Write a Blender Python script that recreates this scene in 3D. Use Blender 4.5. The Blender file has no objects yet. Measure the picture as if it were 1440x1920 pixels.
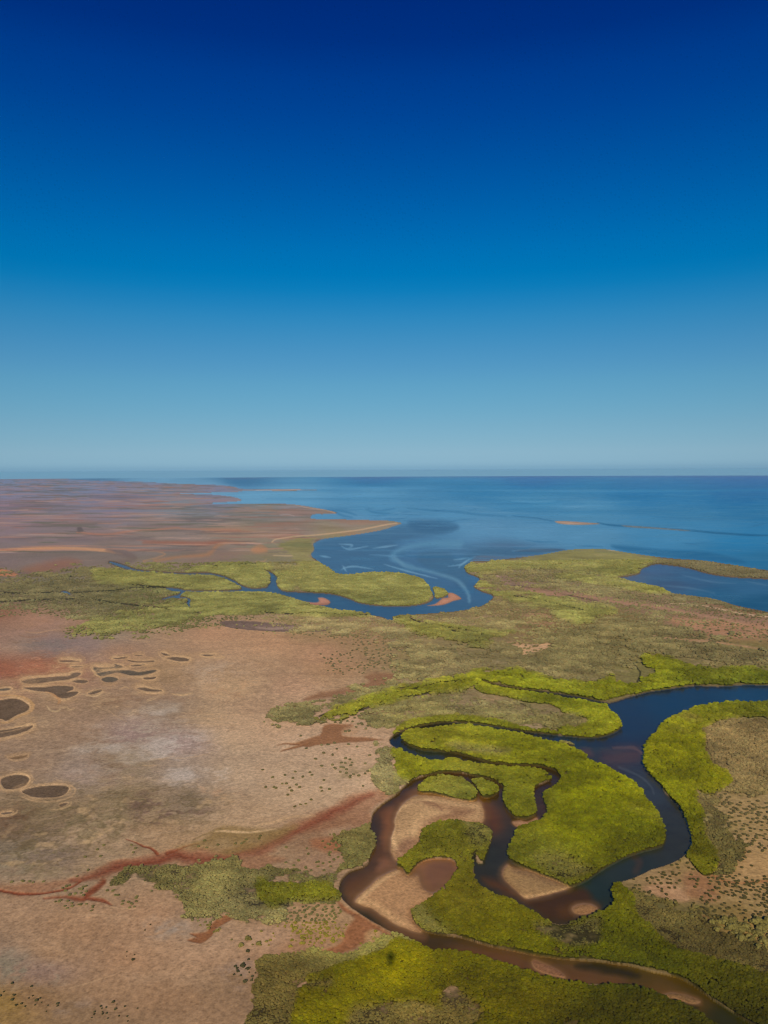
import bpy, bmesh, math, random
import numpy as np
from mathutils import Vector, Matrix

# ---------------------------------------------------------------- eye, lens and curved earth
REARTH = 6.371e6
CAMH = 200.0
FPX = 1442.0                       # focal length in survey px (1440 x 1920 sheet)
DIP = math.sqrt(2 * CAMH / REARTH)
HORY = 893.5 - FPX * DIP           # row of the true level line
PITCH = math.atan((960 - HORY) / FPX)
CP, SP = math.cos(PITCH), math.sin(PITCH)
TMIN = DIP * 1.0005
ROLL = math.radians(0.28)
CR, SR = math.cos(ROLL), math.sin(ROLL)
scn = bpy.context.scene
C = scn.collection
cam_d = bpy.data.cameras.new('camera'); cam = bpy.data.objects.new('camera', cam_d); C.objects.link(cam)
cam.location = (0, 0, CAMH)
cam_d.sensor_fit = 'VERTICAL'; cam_d.sensor_height = 36.0; cam_d.lens = 36.0 * FPX / 1920
cam_d.clip_start = 0.1; cam_d.clip_end = 400000
cam.rotation_euler = (Matrix.Rotation(math.pi / 2 - PITCH, 3, 'X') @ Matrix.Rotation(-ROLL, 3, 'Z')).to_euler()
scn.camera = cam
scn.view_settings.view_transform = 'Standard'; scn.view_settings.look = 'None'
scn.view_settings.exposure = 0.0; scn.view_settings.gamma = 1.0; scn.view_settings.use_curve_mapping = False
cy = scn.cycles
cy.max_bounces = 5; cy.diffuse_bounces = 2; cy.glossy_bounces = 2; cy.transmission_bounces = 2; cy.volume_bounces = 0; cy.transparent_max_bounces = 6
cy.caustics_reflective = False; cy.caustics_refractive = False
cy.use_denoising = True; cy.denoiser = 'OPENIMAGEDENOISE'; cy.denoising_input_passes = 'RGB_ALBEDO_NORMAL'; cy.sample_clamp_direct = 3.0; cy.sample_clamp_indirect = 1.5
scn.cycles.pixel_filter_type = 'BLACKMAN_HARRIS'; scn.cycles.filter_width = 1.25

# the sun stands behind the eye: the aircraft's own shadow falls at survey point (733, 1793)
AIRCRAFT = Vector((4.0, -9.5, CAMH + 1.4))
_sx, _sy = 316.0, 0.0               # replaced below once the survey functions exist
def _ground(px, py):
    X, Y = px - 720, py - 960
    dx = (X * CR - Y * SR) / FPX; dz = -(X * SR + Y * CR) / FPX
    v = Vector((dx, CP + dz * SP, -SP + dz * CP)); t = -(CAMH - 3.0) / v.z
    return Vector((v.x * t, v.y * t, 3.0))
SHADOW = _ground(733, 1793)
sun_dir = (AIRCRAFT - SHADOW).normalized()          # towards the sun
SUN_EL = math.asin(sun_dir.z); SUN_AZ = math.atan2(sun_dir.x, sun_dir.y)
sun_d = bpy.data.lights.new('sun', 'SUN'); sun_d.energy = 4.2; sun_d.angle = math.radians(0.5); sun_d.color = (1.0, 0.93, 0.82)
sun = bpy.data.objects.new('sun', sun_d); C.objects.link(sun)
sun.rotation_euler = sun_dir.to_track_quat('Z', 'Y').to_euler(); sun.location = sun_dir * 500

world = bpy.data.worlds.new('World'); scn.world = world; world.use_nodes = True
nt = world.node_tree; nt.nodes.clear()
N = nt.nodes.new
def sock(n, name): return n.inputs[name]
out = N('ShaderNodeOutputWorld'); bg = N('ShaderNodeBackground'); sky = N('ShaderNodeTexSky')
sky.sky_type = 'NISHITA'; sky.sun_disc = False; sky.sun_elevation = SUN_EL; sky.sun_rotation = SUN_AZ
sky.altitude = 200; sky.air_density = 1.0; sky.dust_density = 0.6; sky.ozone_density = 2.0
tc = N('ShaderNodeTexCoord'); sep = N('ShaderNodeSeparateXYZ'); nt.links.new(tc.outputs['Generated'], sep.inputs[0])
lo = N('ShaderNodeMath'); lo.operation = 'MAXIMUM'; lo.inputs[1].default_value = 0.004; nt.links.new(sep.outputs['Z'], lo.inputs[0])
cmb = N('ShaderNodeCombineXYZ'); nt.links.new(sep.outputs['X'], cmb.inputs['X']); nt.links.new(sep.outputs['Y'], cmb.inputs['Y']); nt.links.new(lo.outputs[0], cmb.inputs['Z'])
nt.links.new(cmb.outputs[0], sky.inputs['Vector'])
ramp = N('ShaderNodeValToRGB'); nt.links.new(sep.outputs['Z'], ramp.inputs[0])
SKY_RAMP = [  # sine of elevation, tint laid over the physical sky
(0.0,(1,1,1)),(1.0,(1,1,1))]
SKY_MODE = 'tint'
SKY_STRENGTH = 0.1
# SKYRAMP_HERE
SKY_RAMP = [(0.0, (0.2902, 0.5653, 1.0689)), (0.0014, (0.312, 0.5951, 1.0907)), (0.0049, (0.3215, 0.6034, 1.0796)), (0.0097, (0.3556, 0.6276, 1.0844)), (0.0166, (0.3404, 0.5888, 0.9963)), (0.0221, (0.3412, 0.5702, 0.9402)), (0.0304, (0.3177, 0.5366, 0.8602)), (0.0394, (0.3021, 0.516, 0.7966)), (0.0565, (0.283, 0.4962, 0.7213)), (0.0735, (0.2644, 0.4952, 0.6863)), (0.0905, (0.2494, 0.4983, 0.6694)), (0.1107, (0.2319, 0.5026, 0.6629)), (0.1307, (0.2053, 0.4913, 0.6666)), (0.1506, (0.1743, 0.4884, 0.6747)), (0.1702, (0.1346, 0.4888, 0.685)), (0.1895, (0.0904, 0.4873, 0.7038)), (0.2054, (0.0515, 0.4747, 0.7177)), (0.2243, (0.0144, 0.4612, 0.7323)), (0.2429, (0.0, 0.4446, 0.743)), (0.2702, (0.0, 0.4254, 0.7639)), (0.2997, (0.0, 0.3856, 0.7624)), (0.3338, (0.0, 0.3385, 0.7471)), (0.3718, (0.0, 0.2865, 0.7284)), (0.4079, (0.0, 0.2381, 0.7074)), (0.442, (0.0, 0.2029, 0.6817)), (0.4763, (0.0, 0.148, 0.5991)), (0.5076, (0.0, 0.1303, 0.5779)), (1.0, (0.0, 0.1173, 0.5201))]
cr_ = ramp.color_ramp
while len(cr_.elements) > 1: cr_.elements.remove(cr_.elements[-1])
for k, (p, c) in enumerate(SKY_RAMP):
    e = cr_.elements[0] if k == 0 else cr_.elements.new(p)
    e.position = p; e.color = (*c, 1)
mul = N('ShaderNodeMix'); mul.data_type = 'RGBA'; mul.blend_type = 'MULTIPLY'; mul.inputs['Factor'].default_value = 1
nt.links.new(sky.outputs[0], mul.inputs['A']); nt.links.new(ramp.outputs[0], mul.inputs['B'])
nt.links.new(mul.outputs['Result'], bg.inputs[0]); bg.inputs[1].default_value = SKY_STRENGTH
nt.links.new(bg.outputs[0], out.inputs[0])

# ---------------------------------------------------------------- the air: one even pale haze round the eye and the whole plain
HAZE = 2.2e-5
def haze_box():
    r, b, t = 54000.0, -470.0, CAMH + 7
    V = [(-r,-r,b),(r,-r,b),(r,r,b),(-r,r,b),(-r,-r,t),(r,-r,t),(r,r,t),(-r,r,t)]
    F = [(0,3,2,1),(4,5,6,7),(0,1,5,4),(1,2,6,5),(2,3,7,6),(3,0,4,7)]
    me = bpy.data.meshes.new('haze'); me.from_pydata(V, [], F)
    m = bpy.data.materials.new('sea_haze'); m.use_nodes = True; t_ = m.node_tree; t_.nodes.clear()
    o_ = t_.nodes.new('ShaderNodeOutputMaterial'); v = t_.nodes.new('ShaderNodeVolumePrincipled')
    v.inputs['Color'].default_value = (.43, .82, 1.0, 1); v.inputs['Density'].default_value = HAZE; v.inputs['Anisotropy'].default_value = 0.0
    t_.links.new(v.outputs[0], o_.inputs['Volume'])
    me.materials.append(m)
    o = bpy.data.objects.new('haze', me); C.objects.link(o)
    o['kind'] = 'stuff'; o['label'] = 'thin blue sea haze in the air over the whole coast'; o['category'] = 'haze'
haze_box()
# ---------------------------------------------------------------- survey: where everything lies on the ground
# The coast, creeks, pans and stands were surveyed on the photograph and are laid out on the curved ground in metres.
def ray_tan(py):                       # picture row of the survey -> tangent of the depression below the eye
    return (py - HORY) / FPX
def dist_of(py):                       # -> distance over the curved ground (m) along the central meridian
    t = np.maximum(ray_tan(py), TMIN)
    return REARTH * (t - np.sqrt(np.maximum(t * t - 2 * CAMH / REARTH, 0)))

def survey_xy(wx, wy):
    """ground metres -> survey coordinates (a perspective survey sheet)"""
    d2 = wx * wx + wy * wy
    z = -d2 / (2 * REARTH) - CAMH
    yc = wy * CP - z * SP
    up = wy * SP + z * CP
    yc = np.maximum(yc, 1e-3)
    X, Y = FPX * wx / yc, -FPX * up / yc
    return 720 + X * CR + Y * SR, 960 - X * SR + Y * CR

def ground_xy(px, py):
    """survey coordinates -> ground metres"""
    X, Y = px - 720, py - 960
    dx = (X * CR - Y * SR) / FPX; dz = -(X * SR + Y * CR) / FPX
    vy = CP + dz * SP; vz = -SP + dz * CP; vx = dx
    # CAMH + t vz = -(t^2 (vx^2+vy^2)) / 2R
    a = (vx * vx + vy * vy) / (2 * REARTH)
    disc = np.maximum(vz * vz - 4 * a * CAMH, 0)
    t = (-vz - np.sqrt(disc)) / (2 * a)
    return t * vx, t * vy

_rs = np.random.RandomState(7)
_tab = _rs.rand(512, 512).astype(np.float32)
def vnoise(x, y, lam, seed=0):
    u = x / lam + seed * 17.31; v = y / lam + seed * 5.77
    i = np.floor(u).astype(np.int64); j = np.floor(v).astype(np.int64)
    fu = (u - i).astype(np.float32); fv = (v - j).astype(np.float32)
    fu = fu * fu * (3 - 2 * fu); fv = fv * fv * (3 - 2 * fv)
    i &= 511; j &= 511; i1 = (i + 1) & 511; j1 = (j + 1) & 511
    a = _tab[i, j]; b = _tab[i1, j]; c = _tab[i, j1]; d = _tab[i1, j1]
    return (a + (b - a) * fu) * (1 - fv) + (c + (d - c) * fu) * fv - 0.5      # -0.5..0.5
def fbm(x, y, lam, octs=4, seed=0, gain=0.55):
    s = 0; a = 1; n = 0
    for k in range(octs):
        ca, sa = math.cos(k * 1.1 + 0.4), math.sin(k * 1.1 + 0.4)
        s = s + a * vnoise(x * ca - y * sa, x * sa + y * ca, lam / 2 ** k, seed + k)
        n += a; a *= gain
    return s / n * 2                                                            # about -1..1

def smooth_line(pts, closed, n=5):
    P = np.array(pts, float)
    N = len(P); out = []
    segs = N if closed else N - 1
    for i in range(segs):
        if closed:
            p0, p1, p2, p3 = P[(i - 1) % N], P[i], P[(i + 1) % N], P[(i + 2) % N]
        else:
            p0, p1, p2, p3 = P[max(i - 1, 0)], P[i], P[i + 1], P[min(i + 2, N - 1)]
        for k in range(n):
            t = k / n
            out.append(p1 + 0.5 * t * ((p2 - p0) + t * ((2 * p0 - 5 * p1 + 4 * p2 - p3) + t * (3 * p1 - p0 - 3 * p2 + p3))))
    if not closed: out.append(P[-1])
    return np.array(out)

class Sheet:
    """all maps on the ground lattice; PX,PY survey coords (warped copies make ragged natural edges)"""
    def __init__(s, wx, wy):
        s.wx, s.wy = wx, wy
        s.PX, s.PY = survey_xy(wx, wy)
        s.PX = s.PX.astype(np.float32); s.PY = s.PY.astype(np.float32)
        s.d = np.hypot(wx, wy)
        s.sc = np.clip((s.PY - 890) / 500.0, 0.02, 2.2).astype(np.float32)     # how large things look there
        def cap(lam):  # fine noise dies out where it would be smaller than the lattice
            return np.clip(lam * 0.9 / (s.d * s.d / (CAMH * FPX) * 1.6 + 1e-6), 0, 1)
        s.cap = cap
        s.w1 = fbm(wx, wy, 14, 4, 3).astype(np.float32); s.w2 = fbm(wx, wy, 14, 4, 9).astype(np.float32)
        s.l1 = fbm(wx, wy, 90, 4, 13).astype(np.float32); s.l2 = fbm(wx, wy, 90, 4, 19).astype(np.float32)
        s.wa = ((s.w1 * 1.3 + s.l1) * s.sc ** 0.6).astype(np.float32); s.wb = (0.6 * (s.w2 * 1.3 + s.l2) * s.sc).astype(np.float32)
        s.rmin, s.rmax, s.cmin, s.cmax = s.PY.min(1), s.PY.max(1), s.PX.min(0), s.PX.max(0)
        s.n20 = fbm(wx, wy, 25, 4, 31); s.n60 = fbm(wx, wy, 75, 4, 33); s.n250 = fbm(wx, wy, 260, 4, 35)
        s.n3 = fbm(wx, wy, 5, 3, 37); s.n900 = fbm(wx, wy, 1200, 4, 39)
        for k in ('n20', 'n60', 'n250', 'n3', 'n900', 'l1', 'l2'): setattr(s, k, getattr(s, k).astype(np.float32))
    def warp(s, rag, w):
        # rag in survey px near the bottom of the sheet; shrinks with distance
        k = (slice(w[0], w[1]), slice(w[2], w[3]))
        return s.PX[k] + np.float32(rag) * s.wa[k], s.PY[k] + np.float32(rag) * s.wb[k]
    def win(s, x0, y0, x1, y1):
        """lattice window that holds a survey rectangle (rows run along the sheet, columns down it)"""
        r0 = int(np.searchsorted(s.rmax, y0)); r1 = int(np.searchsorted(s.rmin, y1, side='right'))
        if r1 <= r0: return None
        c0 = int(np.searchsorted(s.cmax, x0)); c1 = int(np.searchsorted(s.cmin, x1, side='right'))
        if c1 <= c0: return None
        return r0, r1, c0, c1
    def dist(s, out, X, Y, w0, A, B, W, R):
        """lower 'out' to the distance from each segment, looking only near it"""
        pad = R + s.rp
        for i in range(len(A)):
            ax, ay = A[i]; bx, by = B[i]
            ww = s.win(min(ax, bx) - pad, min(ay, by) - pad, max(ax, bx) + pad, max(ay, by) + pad)
            if ww is None: continue
            r0, r1 = max(ww[0], w0[0]) - w0[0], min(ww[1], w0[1]) - w0[0]
            c0, c1 = max(ww[2], w0[2]) - w0[2], min(ww[3], w0[3]) - w0[2]
            if r1 <= r0 or c1 <= c0: continue
            x = X[r0:r1, c0:c1] - np.float32(ax); y = Y[r0:r1, c0:c1] - np.float32(ay)
            vx, vy = np.float32(bx - ax), np.float32(by - ay)
            t = np.clip((x * vx + y * vy) / np.float32(vx * vx + vy * vy + 1e-9), 0, 1)
            d = np.hypot(x - t * vx, y - t * vy)
            if W is not None: d = d - (np.float32(W[i]) + np.float32(W[i + 1] - W[i]) * t)
            o = out[r0:r1, c0:c1]
            np.minimum(o, d, out=o)
    def poly(s, pts, soft=1.0, rag=1.0, grow=0.0, n=4, raw=False):
        """soft mask 0..1 of a closed outline (signed distance / soft), or the signed distance itself"""
        P = smooth_line(pts, True, n) if n > 1 else np.array(pts, float)
        R = 24.0 if raw else soft * 1.2 + 3
        s.rp = rag * 2.5 + 1
        x0, y0 = P.min(0) - R - s.rp; x1, y1 = P.max(0) + R + s.rp
        w = s.win(x0, y0, x1, y1)
        out = np.full(s.PX.shape, -99.0 if raw else 0.0, np.float32)
        if w is None: return out
        r0, r1, c0, c1 = w
        X, Y = s.warp(rag, w)
        c = np.zeros(X.shape, bool)
        N = len(P)
        for i in range(N):
            xa, ya = P[i]; xb, yb = P[(i + 1) % N]
            if ya == yb: continue
            lo, hi = min(ya, yb), max(ya, yb)
            ra = max(int(np.searchsorted(s.rmax, lo - s.rp)), r0) - r0; rb = min(int(np.searchsorted(s.rmin, hi + s.rp, side='right')), r1) - r0
            if rb <= ra: continue
            y = Y[ra:rb]
            c[ra:rb] ^= (y >= lo) & (y < hi) & (X[ra:rb] < (xb - xa) / (yb - ya) * (y - ya) + xa)
        d = np.full(X.shape, R, np.float32)
        s.dist(d, X, Y, w, P, np.roll(P, -1, 0), None, R)
        sd = np.where(c, d, -d) + np.float32(grow)
        out[r0:r1, c0:c1] = sd if raw else np.clip(sd / soft * 0.5 + 0.5, 0, 1)
        return out
    def line(s, pts, w, soft=1.0, rag=1.0, n=4, raw=False):
        """soft mask along a line; w half width(s) in survey px"""
        P = smooth_line(pts, False, n)
        W = np.interp(np.linspace(0, 1, len(P)), np.linspace(0, 1, len(w)), w) if hasattr(w, '__len__') else np.full(len(P), float(w))
        R = soft * 1.2 + 2 + W.max() + (6 if raw else 0)
        s.rp = rag * 2.5 + 1
        x0, y0 = P.min(0) - R - s.rp; x1, y1 = P.max(0) + R + s.rp
        win = s.win(x0, y0, x1, y1)
        out = np.full(s.PX.shape, -99.0 if raw else 0.0, np.float32)
        if win is None: return out
        r0, r1, c0, c1 = win
        X, Y = s.warp(rag, win)
        d = np.full(X.shape, R, np.float32)
        s.dist(d, X, Y, win, P[:-1], P[1:], W, R)
        out[r0:r1, c0:c1] = -d if raw else np.clip(-d / soft * 0.5 + 0.5, 0, 1)
        return out
    def field(s, samples, ysc=2.0, p=3.0, jit=14):
        """smooth regional colour from sample spots, worked out on every 4th lattice point"""
        q4 = (slice(None, None, 4), slice(None, None, 4))
        sc = s.sc[q4]
        X = (s.PX[q4] + jit * s.l1[q4] * sc ** .5).astype(np.float32); Y = ((s.PY[q4] + jit * 0.5 * s.l2[q4] * sc) * ysc).astype(np.float32)
        acc = np.zeros(X.shape + (3,), np.float32); wt = np.zeros(X.shape, np.float32)
        for (x, y, r, g, b) in samples:
            q = (X - x) ** 2 + (Y - y * ysc) ** 2 + 120.0; w = 1.0 / (q * np.sqrt(q))
            acc[..., 0] += w * r; acc[..., 1] += w * g; acc[..., 2] += w * b; wt += w
        acc = acc / wt[..., None]
        H, W = s.PX.shape
        fi = np.minimum(np.arange(H) / 4, acc.shape[0] - 1.0001); fj = np.minimum(np.arange(W) / 4, acc.shape[1] - 1.0001)
        i0 = fi.astype(int); j0 = fj.astype(int); ti = (fi - i0).astype(np.float32)[:, None, None]; tj = (fj - j0).astype(np.float32)[None, :, None]
        rows = acc[i0] * (1 - ti) + acc[i0 + 1] * ti
        return rows[:, j0] * (1 - tj) + rows[:, j0 + 1] * tj

def mix(a, b, m):
    """blend towards b where the mask m is set, touching only the window it covers"""
    r = np.flatnonzero(m.max(1) > 0)
    if not len(r): return a
    r0, r1 = r[0], r[-1] + 1
    c = np.flatnonzero(m[r0:r1].max(0) > 0); c0, c1 = c[0], c[-1] + 1
    a = a.astype(np.float32, copy=True) if (r1 - r0) * (c1 - c0) > .5 * m.size else a
    b = np.asarray(b, np.float32)
    if b.ndim == 3: b = b[r0:r1, c0:c1]
    w = a[r0:r1, c0:c1]
    a[r0:r1, c0:c1] = w + (b - w) * m[r0:r1, c0:c1, None].astype(np.float32)
    return a

SOIL = [(0,904,116,108,128),(150,904,118,112,128),(300,906,112,115,125),(0,920,115,103,118),(200,925,112,104,116),(400,930,112,112,112),
(0,950,122,103,112),(200,950,118,105,112),(350,950,118,113,110),(500,955,120,113,102),(0,990,125,100,100),(150,1000,122,101,98),
(300,1000,128,108,98),(450,1000,128,112,95),(0,1050,120,95,88),(100,1050,118,94,86),(200,1030,120,98,88),(400,1040,128,100,85),
(0,1090,112,93,74),(100,1100,106,96,68),(200,1125,100,98,62),(0,1122,110,94,72),(250,1133,118,98,68),(60,1165,148,108,86),(0,1150,140,100,78),
(150,1170,140,104,82),(0,1200,140,105,88),(40,1212,138,108,92),(110,1212,130,112,102),(160,1208,128,112,100),(10,1260,142,88,66),(70,1248,148,94,70),(110,1250,146,98,74),
(0,1290,128,92,72),(200,1190,142,118,100),(300,1180,155,122,95),(400,1190,158,120,92),(500,1210,160,122,92),(600,1230,158,120,92),
(220,1230,150,112,88),(300,1262,148,118,88),(430,1290,165,130,98),(550,1290,160,122,95),(100,1310,140,108,82),(200,1320,138,112,88),
(300,1330,140,118,98),(400,1340,148,118,92),(500,1330,150,118,92),(540,1350,158,122,95),(60,1360,140,110,85),(150,1380,138,108,86),(250,1375,138,120,106),
(340,1395,146,130,116),(450,1390,155,125,100),(560,1400,162,130,105),(640,1410,162,130,105),(60,1430,134,105,84),(160,1450,138,114,100),(250,1430,132,108,84),
(350,1455,146,122,106),(450,1450,152,122,98),(560,1450,155,125,100),(60,1520,118,94,68),(20,1550,108,82,62),(150,1520,118,102,72),
(250,1500,124,100,72),(350,1500,118,96,76),(450,1520,152,120,92),(560,1490,158,125,98),(650,1440,160,128,102),(700,1470,165,132,105),(30,1590,112,102,78),
(100,1600,120,106,84),(180,1565,142,112,85),(300,1560,145,112,82),(350,1600,155,118,85),(430,1570,160,126,92),(80,1640,140,112,88),(200,1620,145,115,88),
(50,1700,142,108,82),(150,1740,146,109,80),(280,1720,150,112,83),(350,1740,144,115,92),(100,1790,144,110,82),(30,1810,124,110,88),
(80,1830,132,114,94),(250,1800,144,108,80),(380,1790,144,110,84),(500,1760,150,116,90),(300,1870,132,99,72),(200,1880,132,101,75),(60,1880,126,95,65),
(10,1895,130,100,54),(430,1850,124,95,70),(150,1910,120,93,68),
(600,1180,132,112,78),(700,1200,134,108,76),(620,1260,150,115,85),(800,1230,128,113,75),(900,1240,120,106,70),(1000,1170,120,98,66),
(950,1150,122,108,72),(1150,1180,115,103,60),(1000,1260,118,108,68),(1200,1240,112,103,60),(1100,1100,120,100,76),(1300,1150,130,102,80),
(1400,1170,142,105,78),(1400,1230,112,102,60),(950,1090,125,108,80),(1100,1050,112,108,65),(1250,1130,125,105,80),(550,950,130,115,108),(650,985,132,114,100),
(550,1000,130,108,95),(520,1040,122,110,80),(640,1000,130,115,80),(1380,1380,118,100,62),(1420,1450,114,98,62),(1400,1530,156,122,82),
(1420,1600,155,116,78),(1300,1560,118,104,60),(1380,1650,150,112,72),(1250,1665,148,112,78),(1400,1750,140,108,62),(1300,1740,96,84,46),
(1200,1700,92,84,46),(1430,1850,92,80,40),(600,1560,130,92,66),(480,1700,140,108,78),(600,1720,150,115,82),(700,1760,145,110,76),(560,1790,138,100,72)]
GREEN = [(600,1100,120,126,72),(700,1100,114,124,66),(450,1075,112,122,64),(400,1140,108,117,60),(300,1160,100,103,60),(560,1040,120,122,76),
(1080,1060,112,120,60),(950,1050,112,118,66),(1050,1140,120,127,52),(900,1190,118,122,54),(800,1300,126,132,42),(950,1295,124,135,36),(1050,1340,126,138,36),
(1200,1280,118,128,34),(1400,1270,104,114,36),(850,1380,122,130,38),(1000,1410,118,128,30),(780,1450,118,128,32),(980,1490,110,118,34),
(840,1480,118,124,52),(1100,1480,112,122,18),(1100,1550,100,110,16),(1200,1570,88,97,16),(1000,1600,92,100,30),(1270,1420,112,121,24),
(1320,1470,106,114,22),(1280,1600,84,88,22),(850,1580,114,117,36),(880,1680,100,101,27),(950,1720,95,98,20),(1100,1770,78,86,16),(1000,1780,86,91,17),
(1200,1830,68,76,14),(1350,1850,62,65,16),(1400,1900,56,58,16),(520,1670,104,112,26),(700,1850,112,108,14),(750,1830,122,118,12),  # lower right greens keep some lens vignette, baked into the leaf colour
(650,1890,104,101,16),(850,1870,100,96,12),(1000,1890,80,80,12),(1200,1900,66,68,12),(550,1850,88,84,18)]
OLIVE = [(100,1110,105,100,66),(350,1120,104,104,62),(650,1180,128,117,78),(900,1240,122,112,72),(1100,1220,115,107,65),(1150,1060,114,108,70),(1330,1080,104,98,66),(600,1330,115,108,66),
(800,1340,124,116,68),(900,1320,128,119,76),(740,1430,124,116,74),(400,1650,122,114,70),(300,1650,120,112,68),(480,1690,120,112,74),
(600,1620,112,107,62),(560,1560,118,106,62),(1380,1400,116,101,60),(1250,1700,88,80,43),(1350,1780,80,72,38),(700,1770,125,119,64),
(520,1850,90,80,40),(850,1920,106,93,52),(1050,1750,90,85,45),(900,1650,105,104,40),(550,1220,118,108,72)]

def _retone(T, f):
    return [(x, y) + tuple(f(x, y, r, g, b)) for (x, y, r, g, b) in T]
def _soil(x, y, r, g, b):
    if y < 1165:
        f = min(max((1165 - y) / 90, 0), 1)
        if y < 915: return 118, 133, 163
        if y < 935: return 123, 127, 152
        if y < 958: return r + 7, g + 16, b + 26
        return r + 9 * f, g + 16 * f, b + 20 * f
    k = .4 if (180 < x < 380 and 1240 < y < 1430) else (.35 if x > 700 and y < 1500 else 1.0)
    if y > 1500 and x > 600: k = .4
    if x > 1180 and y > 1350: return r - 4, g + 4, b + 2
    if r - g > 45: k *= .5
    s_ = 10 if 350 < x < 760 and 1330 < y < 1520 else 0
    if r - g < 22 and x < 420: return r + 12, g + 6, b + 10
    return r + 9 * k + s_, g + 13 * k + s_, b + 12 * k + s_ * .8
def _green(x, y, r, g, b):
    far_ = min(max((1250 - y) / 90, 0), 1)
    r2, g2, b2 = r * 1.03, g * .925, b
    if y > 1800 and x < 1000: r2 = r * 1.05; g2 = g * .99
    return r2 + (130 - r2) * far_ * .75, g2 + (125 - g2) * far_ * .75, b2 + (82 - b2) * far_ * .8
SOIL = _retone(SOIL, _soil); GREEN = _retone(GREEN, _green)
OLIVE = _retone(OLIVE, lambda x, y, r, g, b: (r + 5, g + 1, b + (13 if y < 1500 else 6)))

# --- outlines of the waters
SEA = [(-600,880),(60,893),(130,899),(200,901.5),(280,904),(340,907.5),(400,909),(435,912),(457,917),(520,916.8),(587,918.2),(585,919.6),(520,920.5),(460,919.8),(448,922),
(400,923.5),(330,925.5),(390,927),(425,930),(446,934),(452,939),(420,942),(385,944),(455,944.8),(520,944.5),(558,946.5),(590,952),(612,956),(633,962),(610,964),(590,964.2),
(583,968),(587,973),(640,974),(700,975.5),(735,977),(753,981.5),(740,986),(720,993),(690,999),(650,1005),(606,1011),(592,1017),(587,1022),(590,1030),(583,1040),
(590,1048),(603,1058),(618,1066),(634,1076),(660,1078),(690,1074),(722,1073.5),(760,1077),(788,1085),(802,1096),(808,1108),(813,1122),(800,1132),(770,1137),(735,1138),
(700,1136),(672,1131),(652,1123),(622,1115),(580,1112),(535,1110),(523,1104),(518,1094),(521,1085),(513,1077),(505,1073),(498,1070),(500,1073),(506,1080),(507,1090),(503,1098),
(498,1103),(470,1104),(452,1098),(440,1090),(430,1085),(412,1079),(385,1075),(340,1075.5),(290,1072.5),(255,1068),(235,1061),(212,1054),(204,1055),(222,1062),(248,1070),(290,1074.8),
(340,1078),(380,1077.5),(408,1081.5),(430,1090),(448,1100),(452,1106),(420,1108.5),(385,1108.5),(350,1108),(335,1104.5),(318,1103),(310,1103.5),(318,1107.5),(342,1111),(350,1110.5),(385,1111),
(420,1111.5),(460,1110.5),(495,1111),(520,1114),(545,1121),(575,1131),(605,1138),(640,1145),(688,1149.5),(697,1154),(715,1157),(728,1163),(736,1163),(737,1157),(760,1153.5),(800,1151),(850,1147),
(888,1141),(910,1133),(925,1119),(905,1111),(888,1101),(893,1095),(899,1088),(893,1082),(877,1076),(871,1067),(874,1060),(887,1053),(905,1053),(925,1052),(960,1047),(1010,1041),(1060,1032),(1100,1029),(1130,1029.5),
(1150,1032),(1180,1037),(1230,1044),(1270,1048),(1330,1053),(1370,1059),(1440,1070),(1560,1088),(2200,1180),(2600,1100),(2600,860)]
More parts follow.
